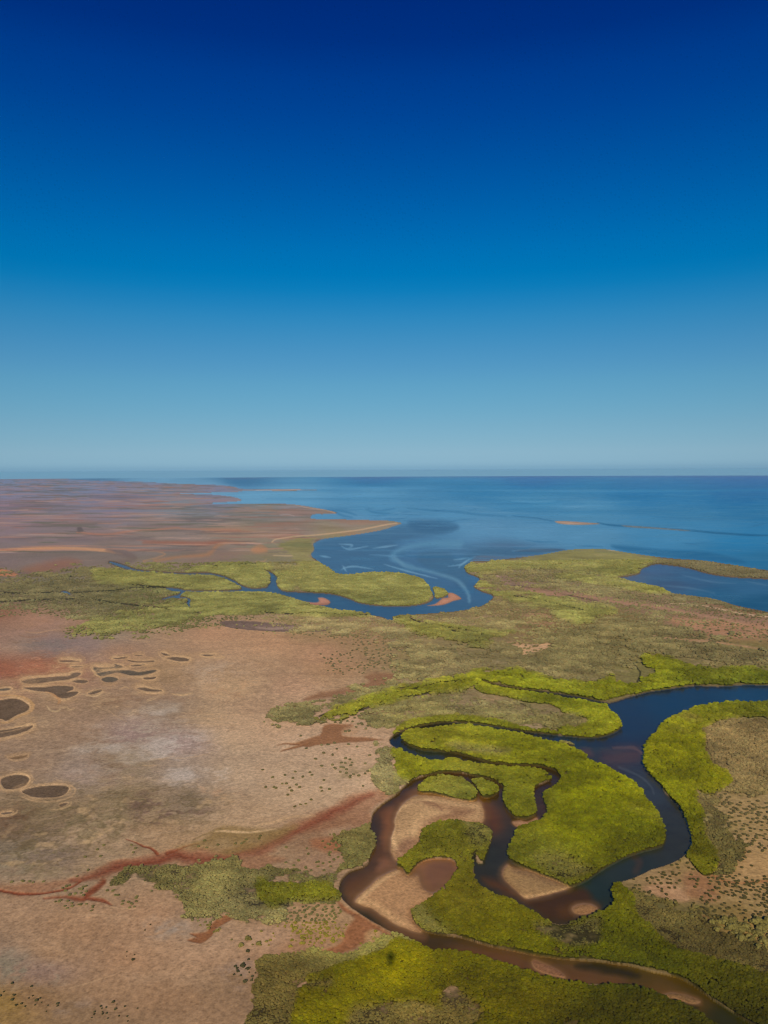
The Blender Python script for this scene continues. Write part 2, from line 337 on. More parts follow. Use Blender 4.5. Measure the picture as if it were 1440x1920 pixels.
RIVER = [(1900,1265),(1560,1278),(1440,1285),(1400,1285),(1345,1288),(1304,1287),(1260,1292),(1212,1299),(1180,1308),(1155,1316),(1141,1318.5),(1120,1315),(1084,1307),(1040,1300),(1000,1295),(960,1290),(930,1284),(905,1278.5),
(903,1281),(928,1288.5),(960,1296),(1000,1302),(1040,1307.5),(1080,1315),(1115,1322),(1137,1324),(1141,1332),(1152,1343),(1163,1353),(1167,1361),(1158,1371),(1138,1380),(1110,1385),(1070,1382),(1020,1377),
(955,1367),(900,1359),(860,1356),(820,1357),(780,1364),(755,1372),(736,1382),(730,1390),(735,1399),(748,1407),(765,1417),(785,1423),(808,1428),(824,1432),(833,1428),(850,1427),(870,1431),(900,1436),(930,1441),(960,1443),
(1000,1445),(1025,1452),(1034,1460),(1024,1467),(1006,1475),(1000,1483),(1001,1500),(1005,1516),(1003,1529),(985,1536),(965,1533),(952,1520),(943,1500),(946,1485),(940,1474),(920,1463),(880,1454),(840,1450),
(805,1454),(775,1464),(757,1478),(745,1490),(722,1506),(703,1524),(697,1540),(695,1558),(703,1570),(706,1585),(697,1602),(691,1618),(682,1626),(656,1635),(641,1650),(637,1668),(643,1686),(662,1705),(690,1725),(725,1744),
(760,1760),(790,1777),(815,1787),(828,1783),(860,1789),(900,1797),(925,1807),(965,1820),(1010,1833),(1060,1843),(1108,1847),(1150,1848),(1190,1850),(1200,1856),(1230,1866),(1255,1880),(1290,1893),(1330,1918),(1380,1950),(1460,2000),
(1560,2000),(1460,1950),(1400,1916),(1370,1898),(1336,1876),(1300,1850),(1270,1834),(1225,1824),(1180,1812),(1130,1806),(1060,1799),(1010,1793),(960,1783),(915,1774),(870,1761),(830,1754),(800,1748),(782,1735),(770,1712),(790,1699),
(815,1685),(832,1667),(850,1648),(858,1628),(845,1613),(812,1611),(785,1620),(765,1642),(755,1630),(744,1624),(750,1612),(762,1604),(775,1592),(788,1582),(790,1566),(800,1555),(825,1547),(858,1542),(900,1545),(920,1558),(922,1568),(917,1590),(908,1612),(904,1620),(893,1618),(890,1605),
(887,1612),(889,1632),(889,1645),(900,1663),(925,1678),(955,1688),(980,1702),(1010,1720),(1048,1736),(1090,1726),(1130,1714),(1148,1702),(1149,1688),(1147,1672),(1156,1660),(1190,1648),(1220,1633),(1255,1623),(1278,1610),(1291,1596),
(1297,1578),(1293,1560),(1284,1534),(1268,1508),(1246,1490),(1236,1472),(1211,1445),(1205,1424),(1212,1395),(1232,1375),(1240,1357),(1275,1343),(1290,1338),(1306,1328),(1360,1322),(1400,1318),(1440,1317),(1560,1312),(1900,1300)]
LOOP_ISLAND = [(752,1385),(765,1372),(790,1368),(840,1363),(870,1361),(905,1366),(960,1375),(1010,1388),(1055,1399),(1092,1414),(1112,1430),(1140,1440),(1170,1460),(1195,1478),(1216,1505),(1236,1530),(1246,1555),(1248,1572),(1240,1588),
(1210,1597),(1180,1606),(1150,1620),(1125,1635),(1108,1648),(1085,1660),(1063,1664),(1045,1653),(1000,1636),(965,1621),(951,1605),(956,1588),(965,1570),(972,1555),(990,1549),(1012,1543),(1023,1532),(1026,1518),(1018,1500),(1022,1487),(1045,1474),
(1053,1462),(1045,1449),(1025,1440),(1000,1437),(960,1436),(925,1432),(900,1427),(868,1417),(835,1411),(795,1408),(768,1399)]
ISLE_A = [(783,1482),(795,1468),(820,1459.5),(848,1460),(870,1466),(886,1480),(894,1494),(882,1503),(850,1498),(815,1489),(795,1488)]
ISLE_B = [(883,1465),(905,1466),(925,1474),(935,1482),(930,1491),(915,1497),(901,1494),(893,1479)]
ISLET = [(1048,1393),(1055,1391),(1070,1394),(1077,1397),(1073,1399),(1060,1398)]
CREEK_ISLE = [(811,1103),(822,1101),(838,1110),(840,1116),(828,1122),(816,1122),(814,1112)]
LAGOON = [(1160,1084.5),(1180,1081),(1198,1076),(1205,1067),(1228,1059),(1250,1060),(1290,1066),(1330,1077),(1380,1084),(1440,1087),(1560,1100),(1700,1130),(1560,1175),(1440,1148),(1385,1137),(1340,1124),(1290,1117),(1254,1111),(1242,1103),(1215,1097),(1185,1091)]
# --- sand and shoals
BARS = [  # outline, colour, label
([(770,1495),(800,1491),(850,1497),(880,1503),(897,1503),(906,1515),(906,1538),(896,1543),(858,1541),(825,1546),(800,1554),(790,1565),(784,1580),(765,1602),(748,1612),(737,1600),(735,1572),(740,1545),(748,1522)],(178,142,102),
 'long rippled tan sandbar curving below the small oval mangrove island', 1.5),
([(736,1631),(752,1633),(765,1643),(783,1642),(790,1655),(800,1668),(814,1673),(835,1663),(845,1655),(852,1648),(834,1668),(815,1685),(790,1699),(772,1710),(780,1733),(792,1746),(775,1744),(745,1733),(720,1718),(700,1704),(680,1696),(668,1686),(690,1665),(712,1645)],(160,122,86),
 'broad fan shaped tan sandbar in the tight bend of the brown creek', 1.5),
([(952,1622),(965,1628),(1000,1638),(1045,1654),(1066,1663),(1040,1672),(1005,1680),(985,1683),(968,1670),(952,1655),(943,1640)],(158,125,84),
 'pale rippled sand spit on the south shore of the large looped island', 1.2),
([(1078,1702),(1095,1697),(1112,1698),(1118,1705),(1100,1712),(1080,1712)],(150,112,75),
 'small rippled sand patch in shallow brown water beside the dark bend', 1.5),
([(961,1540),(975,1537),(990,1539),(1005,1533),(1006,1541),(990,1546),(970,1547)],(165,125,92),
 'thin pale beach at the tip of the narrow mangrove tongue', 0.8),
([(1002,1799),(1020,1806),(1045,1818),(1060,1829),(1045,1828),(1015,1820),(1000,1808)],(128,92,66),
 'narrow rippled sand streak midway along the lowest brown creek', 2.0),
([(1245,1867),(1265,1863),(1290,1866),(1312,1876),(1300,1880),(1270,1872),(1250,1870)],(128,98,64),
 'small crescent sandbar in the lowest creek near the bottom right corner', 1.5),
([(816,1132),(830,1122),(840,1120),(840,1112),(850,1112),(860,1118),(865,1123),(850,1127),(830,1134),(800,1136)],(182,132,108),
 'pink sand point beside the tiny green islet in the blue creek', 0.7),
([(565,1127),(590,1130),(598,1127),(596,1121),(608,1121),(619,1128),(615,1134),(600,1135),(585,1134),(560,1128),(548,1123),(545,1121.5)],(180,130,110),
 'hooked pink sandbar in the blue creek below the far green headland', 0.7),
([(1040,977.5),(1060,977),(1090,979),(1125,981.5),(1110,983.5),(1075,984),(1050,982)],(172,148,132),
 'low sand island offshore in the blue bay', 0.6),
([(1165,985),(1195,986.5),(1230,989),(1290,994),(1285,995.5),(1230,991.5),(1180,988.5)],(122,130,135),
 'thin exposed sand ridge trailing from the offshore sand island', 0.7),
]
PANS = [  # outline, label
([(-20,1314),(0,1315),(22,1311),(40,1314),(55,1325),(50,1334),(32,1342),(12,1353),(0,1349),(-30,1345)],'large dark brown salt pan cut by the left edge below the red flat'),
([(-20,1372),(0,1371),(30,1367),(60,1362),(55,1369),(30,1378),(0,1384),(-20,1386)],'pointed dark salt pan at the left edge under the large one'),
([(42,1279),(60,1274),(85,1272),(115,1269),(130,1268),(138,1263),(152,1263),(146,1269),(130,1275),(100,1279),(60,1283),(45,1282)],'long thin club shaped salt pan along the edge of the red flat'),
([(135,1278.5),(148,1276),(162,1277),(163,1280),(150,1281.5),(140,1280.5)],'small oval salt pan beside the long club shaped one'),
([(45,1291),(60,1290),(90,1289),(108,1287),(135,1288),(137,1294),(125,1299),(146,1298),(142,1304),(125,1310),(112,1309),(95,1300),(65,1296)],'hook shaped dark salt pan with a pale tongue inside'),
([(0,1293),(12,1292),(21,1293),(12,1296),(0,1296.5),(-15,1295)],'small flat salt pan touching the left edge above the large pan'),
([(165,1302),(178,1297),(190,1295),(190,1298),(180,1302),(170,1304)],'slanted narrow salt pan with a pale lower rim'),
([(174,1256),(178,1252),(200,1253),(216,1250),(214,1246),(222,1248),(230,1250),(229,1253),(218,1255),(195,1259),(182,1262),(178,1259)],'ragged upper salt pan of the joined pair'),
([(180,1264),(200,1260),(222,1258),(245,1258),(260,1261),(280,1258),(294,1257),(290,1261),(270,1266),(245,1267),(232,1264),(220,1262),(205,1266),(190,1269)],'long wavy salt pan below the ragged one'),
([(190,1275),(200,1270),(215,1271),(221,1275),(212,1280),(198,1280)],'round dark salt pan under the long wavy pan'),
([(270,1272),(282,1271),(293,1270),(290,1274),(278,1275.5),(272,1275)],'small oval salt pan right of the round one'),
([(258,1292),(270,1290),(285,1293),(300,1295),(303,1297),(290,1298),(270,1296)],'lens shaped salt pan with double pale rim'),
([(312,1234),(330,1233),(352,1236),(353,1240),(335,1241),(322,1238)],'grey lens shaped salt pan on the sandy flat'),
([(302,1225),(312,1227),(318,1230),(310,1230),(304,1228)],'tiny dark salt pan just above the grey lens shaped one'),
([(377,1229),(390,1228),(405,1228.5),(400,1230),(385,1231)],'thin streak of a salt pan farthest right on the sandy flat'),
([(212,1236),(225,1234),(240,1232),(236,1235),(222,1237)],'thin slanting salt pan above the ragged one'),
([(240,1238),(262,1241),(288,1240),(286,1242),(265,1243),(245,1241)],'thin wavy salt pan right of the ragged one'),
([(247,1248.5),(260,1247),(274,1247),(262,1249.5),(248,1250)],'sliver of a salt pan between the wavy pans'),
([(252,1230),(262,1229),(268,1229.5),(260,1231)],'tiny salt pan inside a pale ring'),
([(2,1466),(10,1459),(30,1455),(50,1457),(55,1464),(47,1475),(28,1481),(10,1480)],'round brown salt pan beside the biggest oval pan'),
([(41,1486),(60,1479),(90,1475),(118,1474),(130,1478),(125,1488),(110,1495),(80,1497),(55,1493)],'big oval brown salt pan with a pale double rim'),
([(112,1511),(120,1507),(128,1507),(122,1512),(114,1513.5)],'tiny brown salt pan in a pale ring below the big oval pan'),
([(3,1527),(12,1524),(25,1524),(20,1527),(8,1529)],'tiny pitted salt pan in a pale crescent at the left edge'),
([(18,1423),(35,1419),(52,1417),(45,1422),(30,1425)],'faint drying salt pan near the left edge'),
([(113,1240),(130,1239.5),(150,1241),(130,1242),(116,1242)],'thin reddish salt pan at the rim of the grey flat'),
([(137,1251.5),(150,1251),(156,1251),(145,1253),(135,1252.5)],'thin salt pan between the red flat and the long club shaped pan'),
([(415,1166),(440,1164.5),(480,1166),(520,1169),(560,1172),(610,1177),(622,1180),(600,1185),(560,1187),(500,1184),(450,1180),(425,1176),(413,1171)],'long grey brown mud pan on the edge of the sandy flat under the mangroves'),
]
# --- mangrove stands: outline, g(reen)/o(live), density, label
STANDS = [
('o',.6,[(-40,1085),(60,1082),(150,1072),(200,1062),(330,1056),(400,1050),(480,1042),(560,1045),(585,1060),(600,1090),(560,1110),(640,1146),(700,1156),(640,1170),(520,1162),(440,1158),(380,1166),(300,1182),(230,1193),(150,1196),(130,1188),(160,1165),(100,1145),(40,1142),(-40,1138)],'mottled olive salt scrub spread round the far branching creek',5),
('o',.55,[(890,1064),(960,1054),(1060,1036),(1180,1042),(1250,1050),(1200,1068),(1160,1084),(1240,1108),(1330,1130),(1440,1158),(1500,1170),(1500,1225),(1440,1215),(1330,1190),(1250,1165),(1150,1150),(1050,1165),(980,1195),(900,1215),(800,1195),(740,1160),(850,1150),(925,1125),(900,1100)],'pale olive scrub over the cape between bay and lagoon',5),
('g',1.0,LOOP_ISLAND,'bright green mangrove stand filling the large looped island inside the creek',0.6),
('g',.95,[(744,1425),(738,1412),(765,1417),(824,1432),(850,1429),(900,1437),(960,1444),(1025,1453),(1030,1461),(1004,1475),(1003,1515),(1001,1528),(965,1531),(945,1500),(947,1483),(935,1468),(880,1453),(840,1449),(800,1452),(770,1462),(752,1455),(745,1440)],'bright green mangrove tongue between the two thin meander limbs',1.2),
('g',1.0,ISLE_A,'small oval mangrove island above the curved sandbar',0.4),
('g',1.0,ISLE_B,'tiny mangrove island squeezed beside the small oval one',0.4),
('o',1.0,ISLET,'sliver of mangrove islet in the dark blue river',0.3),
('g',1.0,CREEK_ISLE,'tiny green islet beside the pink sand point',0.4),
('g',1.0,[(790,1566),(800,1556),(825,1548),(858,1543),(900,1546),(919,1560),(916,1590),(905,1616),(890,1604),(886,1630),(888,1650),(905,1668),(955,1690),(1010,1722),(1048,1738),(1090,1728),(1130,1716),(1148,1704),(1149,1665),(1160,1662),(1180,1680),(1195,1720),(1250,1770),(1330,1810),(1440,1840),(1600,1900),(1600,2020),(1440,1940),(1336,1873),(1270,1830),(1180,1808),(1060,1796),(960,1780),(870,1758),(800,1745),(776,1712),(815,1688),(850,1652),(860,1628),(845,1610),(812,1609),(785,1618),(765,1640),(745,1624),(770,1600)],'green mangrove stand on the bank between the dark bend and the lowest creek',1.2),
('g',1.0,[(1205,1424),(1212,1395),(1232,1375),(1240,1357),(1275,1343),(1306,1328),(1360,1322),(1440,1317),(1600,1310),(1600,1345),(1440,1345),(1380,1345),(1320,1362),(1318,1400),(1335,1435),(1365,1465),(1330,1490),(1300,1482),(1310,1530),(1320,1570),(1340,1620),(1325,1640),(1305,1625),(1290,1602),(1298,1578),(1284,1534),(1268,1508),(1236,1472),(1211,1445)],'bright green mangrove belt on the east bank of the broad river',1.5),
('g',1.0,[(905,1284),(940,1290),(1000,1297),(1080,1311),(1137,1322),(1152,1345),(1167,1361),(1158,1371),(1110,1385),(1070,1382),(1045,1372),(1100,1365),(1100,1345),(1060,1335),(1040,1322),(980,1312),(900,1297)],'green mangrove point where the side creek meets the broad river',1.5),
('g',1.0,[(735,1392),(770,1366),(820,1356),(870,1354),(955,1365),(1045,1378),(1000,1371),(940,1358),(870,1349),(800,1352),(752,1364)],'thin mangrove fringe on the outer bank of the upper meander',1.0),
('g',1.0,[(905,1276),(960,1289),(1040,1300),(1120,1314),(1155,1315),(1212,1298),(1260,1291),(1345,1287),(1440,1284),(1600,1274),(1600,1255),(1440,1255),(1360,1258),(1300,1250),(1260,1238),(1210,1232),(1215,1250),(1240,1265),(1200,1280),(1150,1285),(1150,1270),(1120,1285),(1060,1282),(1000,1268),(960,1258),(900,1262),(880,1272)],'bright green mangrove belt along the north bank of the broad river',2.5),
('g',.95,[(600,1345),(660,1325),(720,1305),(780,1290),(830,1282),(880,1277),(905,1279),(880,1290),(820,1300),(760,1310),(700,1325),(640,1342)],'bright mangrove streak tapering west along the thin side creek',2.5),
('g',1.0,[(637,1076),(690,1074),(722,1073.5),(760,1077),(788,1085),(802,1096),(808,1108),(800,1128),(770,1136),(735,1137),(700,1135),(672,1130),(652,1122),(622,1114),(580,1111),(560,1100),(575,1088),(610,1082)],'far rounded green mangrove headland inside the creek bend',1.0),
('g',1.0,[(330,1112),(420,1112),(495,1112),(520,1115),(575,1132),(640,1146),(688,1150.5),(697,1155),(640,1158),(560,1155),(480,1152),(400,1155),(360,1160),(380,1150),(350,1135),(365,1128),(340,1118)],'far green mangrove band on the south bank of the branching creek',1.5),
('g',.9,[(180,1070),(250,1072),(340,1079),(408,1082),(430,1090),(450,1102),(420,1108),(350,1107),(300,1100),(230,1098),(180,1090)],'far green mangrove patch between the two upper creek branches',2),
('g',1.0,[(390,1060),(440,1054),(480,1056),(510,1066),(500,1072),(504,1085),(500,1100),(470,1103),(445,1092),(420,1080),(385,1074),(350,1072)],'far green mangrove patch above the creek junction',1.5),
('g',.55,[(180,1165),(230,1150),(280,1138),(330,1130),(370,1140),(380,1155),(350,1165),(290,1180),(230,1192),(165,1195),(130,1185)],'mottled mangrove wedge at the north edge of the sandy flat',4),
('g',.8,[(587,1016),(592,1030),(584,1042),(592,1052),(634,1077),(600,1085),(560,1098),(535,1108),(525,1104),(520,1090),(515,1075),(560,1065),(540,1040),(520,1020),(560,1008),(600,1008)],'far mangrove fringe on the west shore of the bay',2),
('g',.95,[(740,1158),(790,1165),(850,1178),(900,1185),(960,1190),(930,1200),(900,1215),(860,1205),(800,1195),(770,1180)],'bright mangrove wedge along the dark tidal ditch',3),
('g',.95,[(880,1078),(940,1112),(1000,1118),(1060,1125),(1130,1140),(1155,1150),(1120,1158),(1090,1170),(1060,1160),(1030,1145),(980,1130),(930,1118)],'bright mangrove wedge beside the pale dune ridge',3),
('g',.9,[(874,1074),(880,1060),(960,1050),(1060,1034),(1100,1032),(1180,1040),(1230,1046),(1200,1065),(1190,1076),(1150,1084),(1100,1072),(1010,1065),(940,1070),(900,1076)],'green mangrove cape between the bay and the lagoon',2),
('g',.9,[(1150,1084),(1190,1093),(1242,1104),(1252,1112),(1200,1108),(1120,1095),(1060,1088),(1040,1078),(1100,1078)],'green mangrove strip on the lagoon shore',2),
('o',.9,[(1200,1064),(1240,1046),(1330,1056),(1440,1073),(1600,1095),(1600,1105),(1440,1086),(1380,1083),(1330,1076),(1290,1065),(1250,1059)],'olive spit of mangroves between the lagoon and the sea',1),
('o',.8,[(1252,1112),(1290,1118),(1340,1125),(1385,1138),(1440,1149),(1440,1158),(1380,1145),(1320,1132),(1260,1122)],'olive scrub rim along the lagoon beach',1),
('o',.9,[(495,1340),(520,1332),(590,1325),(660,1300),(730,1285),(790,1278),(830,1282),(780,1290),(700,1310),(640,1335),(600,1350),(560,1358),(520,1355)],'grey olive mangrove tongue reaching into the sandy flat',4),
('o',.85,[(700,1325),(800,1302),(900,1297),(980,1312),(1045,1325),(1100,1347),(1098,1365),(1040,1372),(940,1358),(870,1349),(800,1352),(740,1370),(700,1382),(690,1360),(680,1345)],'grey olive mangrove flat between the side creek and the upper meander',4),
('o',.8,[(440,1155),(560,1157),(690,1160),(760,1172),(800,1197),(900,1217),(980,1195),(1050,1165),(1090,1172),(1150,1150),(1250,1165),(1330,1190),(1440,1215),(1600,1230),(1600,1256),(1440,1254),(1360,1257),(1300,1250),(1260,1238),(1210,1232),(1150,1270),(1060,1282),(960,1258),(900,1262),(840,1275),(760,1280),(740,1262),(760,1235),(700,1205),(620,1190),(500,1168)],'wide grey olive scrub plain north of the broad river',5),
('o',.9,[(705,1392),(735,1398),(745,1412),(742,1440),(768,1464),(748,1485),(720,1480),(705,1440),(700,1410)],'grey green mangrove edge between the sandy flat and the thin meander',3),
('o',.9,[(1320,1362),(1380,1345),(1440,1345),(1600,1345),(1600,1500),(1440,1495),(1400,1490),(1340,1492),(1365,1465),(1335,1435),(1318,1400)],'grey olive scrub plain behind the east bank mangroves',4),
('o',.8,[(1300,1482),(1345,1492),(1350,1520),(1375,1560),(1385,1600),(1350,1640),(1320,1600),(1310,1530)],'olive scrub belt beside the sandy clearing on the east bank',4),
('o',.95,[(1180,1680),(1195,1668),(1230,1690),(1290,1702),(1340,1730),(1400,1770),(1440,1800),(1600,1860),(1600,1900),(1440,1845),(1330,1812),(1250,1772),(1195,1725)],'dark grey olive scrub slope south of the sandy clearing',4),
('o',1.0,[(640,1640),(655,1632),(690,1618),(700,1590),(700,1560),(690,1548),(650,1556),(620,1572),(640,1590),(655,1592),(650,1610),(620,1622),(560,1618),(520,1612),(470,1622),(400,1608),(300,1606),(240,1625),(205,1655),(212,1668),(262,1664),(330,1672),(345,1705),(370,1722),(440,1718),(520,1722),(560,1700),(640,1692),(636,1665)],'olive mangrove thicket between the red mud channel and the creek bend',4),
('g',.9,[(490,1652),(560,1660),(610,1662),(632,1668),(636,1682),(600,1688),(560,1690),(510,1698),(490,1685)],'bright green mangrove patch just west of the creek bend',3),
('o',.95,[(480,1860),(500,1810),(560,1800),(640,1790),(690,1772),(720,1750),(760,1762),(790,1780),(770,1790),(720,1800),(650,1815),(600,1830),(570,1860),(560,1920),(560,2000),(440,2000),(455,1920)],'grey olive mangrove fringe south of the lowest creek',3),
('g',1.0,[(570,1860),(600,1832),(650,1816),(700,1800),(730,1780),(750,1768),(770,1778),(790,1779),(815,1789),(828,1786),(900,1799),(965,1822),(1060,1845),(1150,1850),(1195,1853),(1230,1868),(1255,1882),(1290,1896),(1330,1920),(1400,1970),(1400,2060),(900,2060),(560,2060),(545,1960)],'bright yellow green mangrove stand under the aircraft shadow',2),
]
# ---------------------------------------------------------------- maps of cover, colour and height
def compose(S):
    H, W = S.PX.shape
    col = S.field(SOIL)
    g = S.field(GREEN, jit=8); o = S.field(OLIVE, jit=8)
    far = np.clip((1120 - S.PY) / 200, 0, 1)                     # beyond the mangroves
    hgt = np.full((H, W), 0.9, np.float32)
    cls = np.zeros((H, W), np.int16)                               # 0 ground
    # ---- grain of the flats: streaks, speckle, crusts
    st = fbm(S.wx * 0.35 + S.wy * 0.2, S.wy, 60, 4, 51)
    amp = 1 - 0.55 * far
    gr = fbm(S.wx, S.wy, 3.2, 2, 91) * S.cap(2.5)
    flow = fbm(S.wx * .45 + 40 * S.l1, S.wy * 1.0 + 25 * S.l2, 38, 5, 93, .6)     # run-off and wind streaks bent by the relief
    kn = np.clip((S.d - 300) / 700, .22, 1)
    col = col * (1 + (0.045 * S.n60 + 0.035 * S.n20 * S.cap(8) + 0.08 * S.n3 * S.cap(3) * kn + .20 * gr * kn + 0.03 * st + .03 * flow) * amp)[..., None]
    sp1 = np.clip(fbm(S.wx, S.wy, 6, 3, 95) * 4 - 1.3, 0, 1) * S.cap(4) * np.clip(.6 + S.n250 * 1.5 + S.n60, 0, 1)
    sp2 = np.clip(-fbm(S.wx, S.wy, 6, 3, 97) * 4 - 1.4, 0, 1) * S.cap(4) * np.clip(.5 - S.n250 * 1.5 + S.n60, 0, 1)
    col = mix(col.astype(np.float32), (190, 160, 128), sp1 * .34 * kn); col = mix(col, (98, 74, 52), sp2 * .45 * kn)
    col = mix(col, (176, 142, 110), np.clip(flow * 4 - 1.2, 0, 1) * .16 * (1 - far)); col = mix(col, (116, 88, 66), np.clip(-flow * 4 - 1.3, 0, 1) * .16 * (1 - far))
    tone = (S.n250 * 0.5 + S.n900 * .5)
    col = col.astype(np.float32); col = mix(col, col * np.array([1.05, .97, .93]), np.clip(tone * 1.5, 0, 1)); col = mix(col, col * np.array([.95, 1.0, 1.03]), np.clip(-tone * 1.5, 0, 1))
    def spot(pts, rgb, a=1.0, soft=6, rag=8, mod=None, **k):
        nonlocal col
        m = S.poly(pts, soft, rag, **k) * a
        if mod is not None: m = m * mod
        col = mix(col, rgb, m)
        return m
    def streak(pts, w, rgb, a=1.0, soft=1.0, rag=2, mod=None):
        nonlocal col
        m = S.line(pts, w, soft, rag) * a
        if mod is not None: m = m * mod
        col = mix(col, rgb, m)
        return m
    # far inland plain: long pale claypans, dunes and dark scrub bands
    band = fbm(S.wx, S.wy, 700, 6, 61, .62)
    col = mix(col, (160, 125, 118), np.clip((band - .12) * 3.5, 0, 1) * far * .40)
    col = mix(col, (96, 88, 84), np.clip((-band - .1) * 3, 0, 1) * far * .38)
    band2 = fbm(S.wx + 900, S.wy, 240, 5, 67, .62)
    col = mix(col, (165, 120, 100), np.clip((band2 - .16) * 4, 0, 1) * far * .42)
    col = mix(col, (98, 92, 74), np.clip((-band2 - .08) * 3, 0, 1) * far * .42)
    streak([(-40,1035),(60,1030),(130,1029),(190,1032),(215,1037)],[2.5,3.4,3,3.2,1.2],(190,140,105),.95,1.5,1)
    streak([(100,1028),(160,1029),(195,1033),(230,1040)],.7,(170,140,115),.7,.8,1)
    streak([(200,1032),(230,1038),(250,1046),(238,1052),(220,1055),(212,1058)],[3,6,7,4,3,2],(108,92,88),.55,3,3)
    streak([(-30,1068),(10,1073),(32,1079),(5,1078),(-20,1078)],[5,4,1.5,3,4],(188,120,85),.9,2,2)
    streak([(145,999),(170,1001),(200,1003),(240,997),(290,994),(330,990),(345,992),(400,993),(450,994)],[2,1.6,1.8,1.5,1.4,1.2,1.0,1.2,1],(172,120,98),.8,1.5,1)
    spot([(380,992),(440,988),(500,995),(560,1000),(540,1010),(460,1005),(400,1002)],(160,122,98),.55,5,4)
    streak([(270,1018),(330,1018),(380,1020),(420,1016),(460,1022)],[2,3,4,3,1],(150,98,80),.8,3,3)
    streak([(290,1052),(340,1045),(390,1040),(410,1022),(440,1017),(480,1020),(500,1028)],[3,2,3,3,2,1.5,1],(160,118,88),.8,2.5,4)
    streak([(240,1033),(290,1034),(310,1040),(295,1046),(270,1053)],[1,1,1.5,1.2,1.8],(165,128,98),.7,1,3)
    for (x, y, w) in [(300,972,40),(270,965,60),(250,975,40),(330,968,30),(215,939,18),(270,940,12),(290,965,25),(180,955,40),(60,960,30),(90,940,25),(420,985,30),(360,1010,20),(420,1000,40),(90,1008,25)]:
        streak([(x - w, y + 1), (x, y), (x + w, y + .5)], [.3, 1.0, .3], (176,142,130), .55, .9, 1.5)
    for (x, y, w) in [(70,947,50),(230,932,60),(120,985,60),(300,985,60),(400,975,50),(40,1010,40),(160,1012,50),(330,1030,40),(60,1075,45),(120,1062,40),(250,1010,40)]:
        streak([(x - w, y), (x, y + 1), (x + w, y)], [.5, 3, .5], (98,86,88), .45, 4, 3)
    spot([(145,990),(152,989),(156,996),(146,998)],(78,72,72),.6,1.5,1)
    spot([(40,1068),(110,1050),(150,1052),(140,1062),(80,1078)],(140,96,76),.6,6,5)
    rr = random.Random(21)
    for i in range(230):
        y = 908 + 130 * rr.random() ** 1.3; x = rr.uniform(0, 560 - (y < 945) * 180); L = rr.uniform(12, 60) * (.6 + (y - 900) / 160)
        tone = [(178,146,134),(170,128,110),(104,96,92),(98,100,84),(150,104,92)][rr.randrange(5)]
        s1, s2 = rr.uniform(-1.5, 1.5), rr.uniform(-2, 2)
        streak([(x - L, y + s1), (x - L * .3, y + s2 * .3), (x + L * .4, y - s2 * .3), (x + L, y + s2)], [.2, .45 + (y - 905) / 160, .45 + (y - 905) / 160, .2], tone, rr.uniform(.35, .75), .6, 1.8)
    # coast dunes round the bay
    streak([(480,983),(520,984),(560,981),(600,974),(640,976),(700,978),(725,980)],[2,3,3,2,3,2,1],(142,112,98),.7,3,2)
    streak([(745,981),(720,985),(680,993),(650,997),(600,1003),(560,1006),(520,1011),(510,1017)],[.8,1.3,1.2,1.2,1,1,1,1.2],(190,160,128),.9,.8,.8)
    streak([(513,1042),(540,1043),(565,1042)],[1,1.2,.8],(190,165,130),.8,.8,1)
    streak([(510,1017),(530,1028),(555,1036),(565,1042)],[.6,.8,.8,.8],(165,138,110),.6,.8,1)
    streak([(578,1052),(590,1056),(604,1066),(600,1074),(588,1079)],[1.2,1.6,1.6,1.2,.8],(196,168,132),.9,.8,1.5)
    spot([(560,1053),(585,1053),(600,1062),(604,1070),(590,1078),(560,1085),(550,1090),(555,1075),(570,1068)],(128,104,84),.9,3,4)
    streak([(548,1098),(560,1090),(572,1084)],[1,1.4,1],(170,142,110),.7,1,2)
    spot([(480,1025),(497,1028),(500,1035),(480,1038),(470,1033)],(178,128,95),.8,3,2)
    streak([(480,1054),(495,1053),(500,1048)],[1.2,1.4,.5],(172,140,108),.7,1,2)
    spot([(520,960),(570,955),(625,962),(600,964),(540,966)],(150,122,112),.7,3,2)
    streak([(553,947),(575,952),(610,957),(628,962)],[.4,.8,1,1],(182,150,132),.7,.7,.6)
    streak([(525,966),(540,965),(552,968)],[.8,1,.6],(160,150,150),.7,.8,2)
    for yy, a in [(956,.4),(969,.5),(978,.4)]:
        streak([(485,yy),(540,yy+1),(585,yy+2),(620,yy+1)],[.6,.9,.8,.3],(92,92,78),a,1,2)
    streak([(587,916.5),(540,919),(480,919.5)],[.6,.9,.8],(178,165,165),.8,.6,.3)
    spot([(592,1014),(605,1012),(630,1016),(640,1021),(620,1026),(600,1032),(590,1035)],(112,96,92),.9,2,2)
    # south cape: pale dune ridge, tracks and bare patches
    spot([(880,1090),(930,1098),(985,1108),(1060,1112),(1150,1122),(1250,1136),(1340,1152),(1460,1165),(1500,1215),(1440,1196),(1380,1196),(1320,1185),(1270,1165),(1200,1148),(1100,1135),(1020,1124),(930,1112),(890,1100)],(132,104,86),.85,6,6)
    streak([(985,1104),(1005,1108),(1040,1114),(1100,1120),(1160,1130),(1220,1138),(1300,1152),(1360,1163),(1440,1178),(1500,1190)],[1,4,2.5,1.5,1.8,1.5,2,2,3,3],(180,130,100),.85,2,2)
    spot([(1250,1160),(1310,1160),(1370,1168),(1440,1172),(1500,1180),(1500,1205),(1440,1197),(1380,1196),(1330,1190),(1290,1178)],(158,116,88),.75,6,6)
    streak([(1250,1131),(1290,1134),(1330,1139),(1380,1150),(1440,1158)],[1.5,1.3,1.2,1.2,1.2],(178,150,122),.8,.8,1)
    streak([(1245,1130),(1270,1132),(1292,1135)],[1,3,1],(165,140,108),.8,1.5,3)
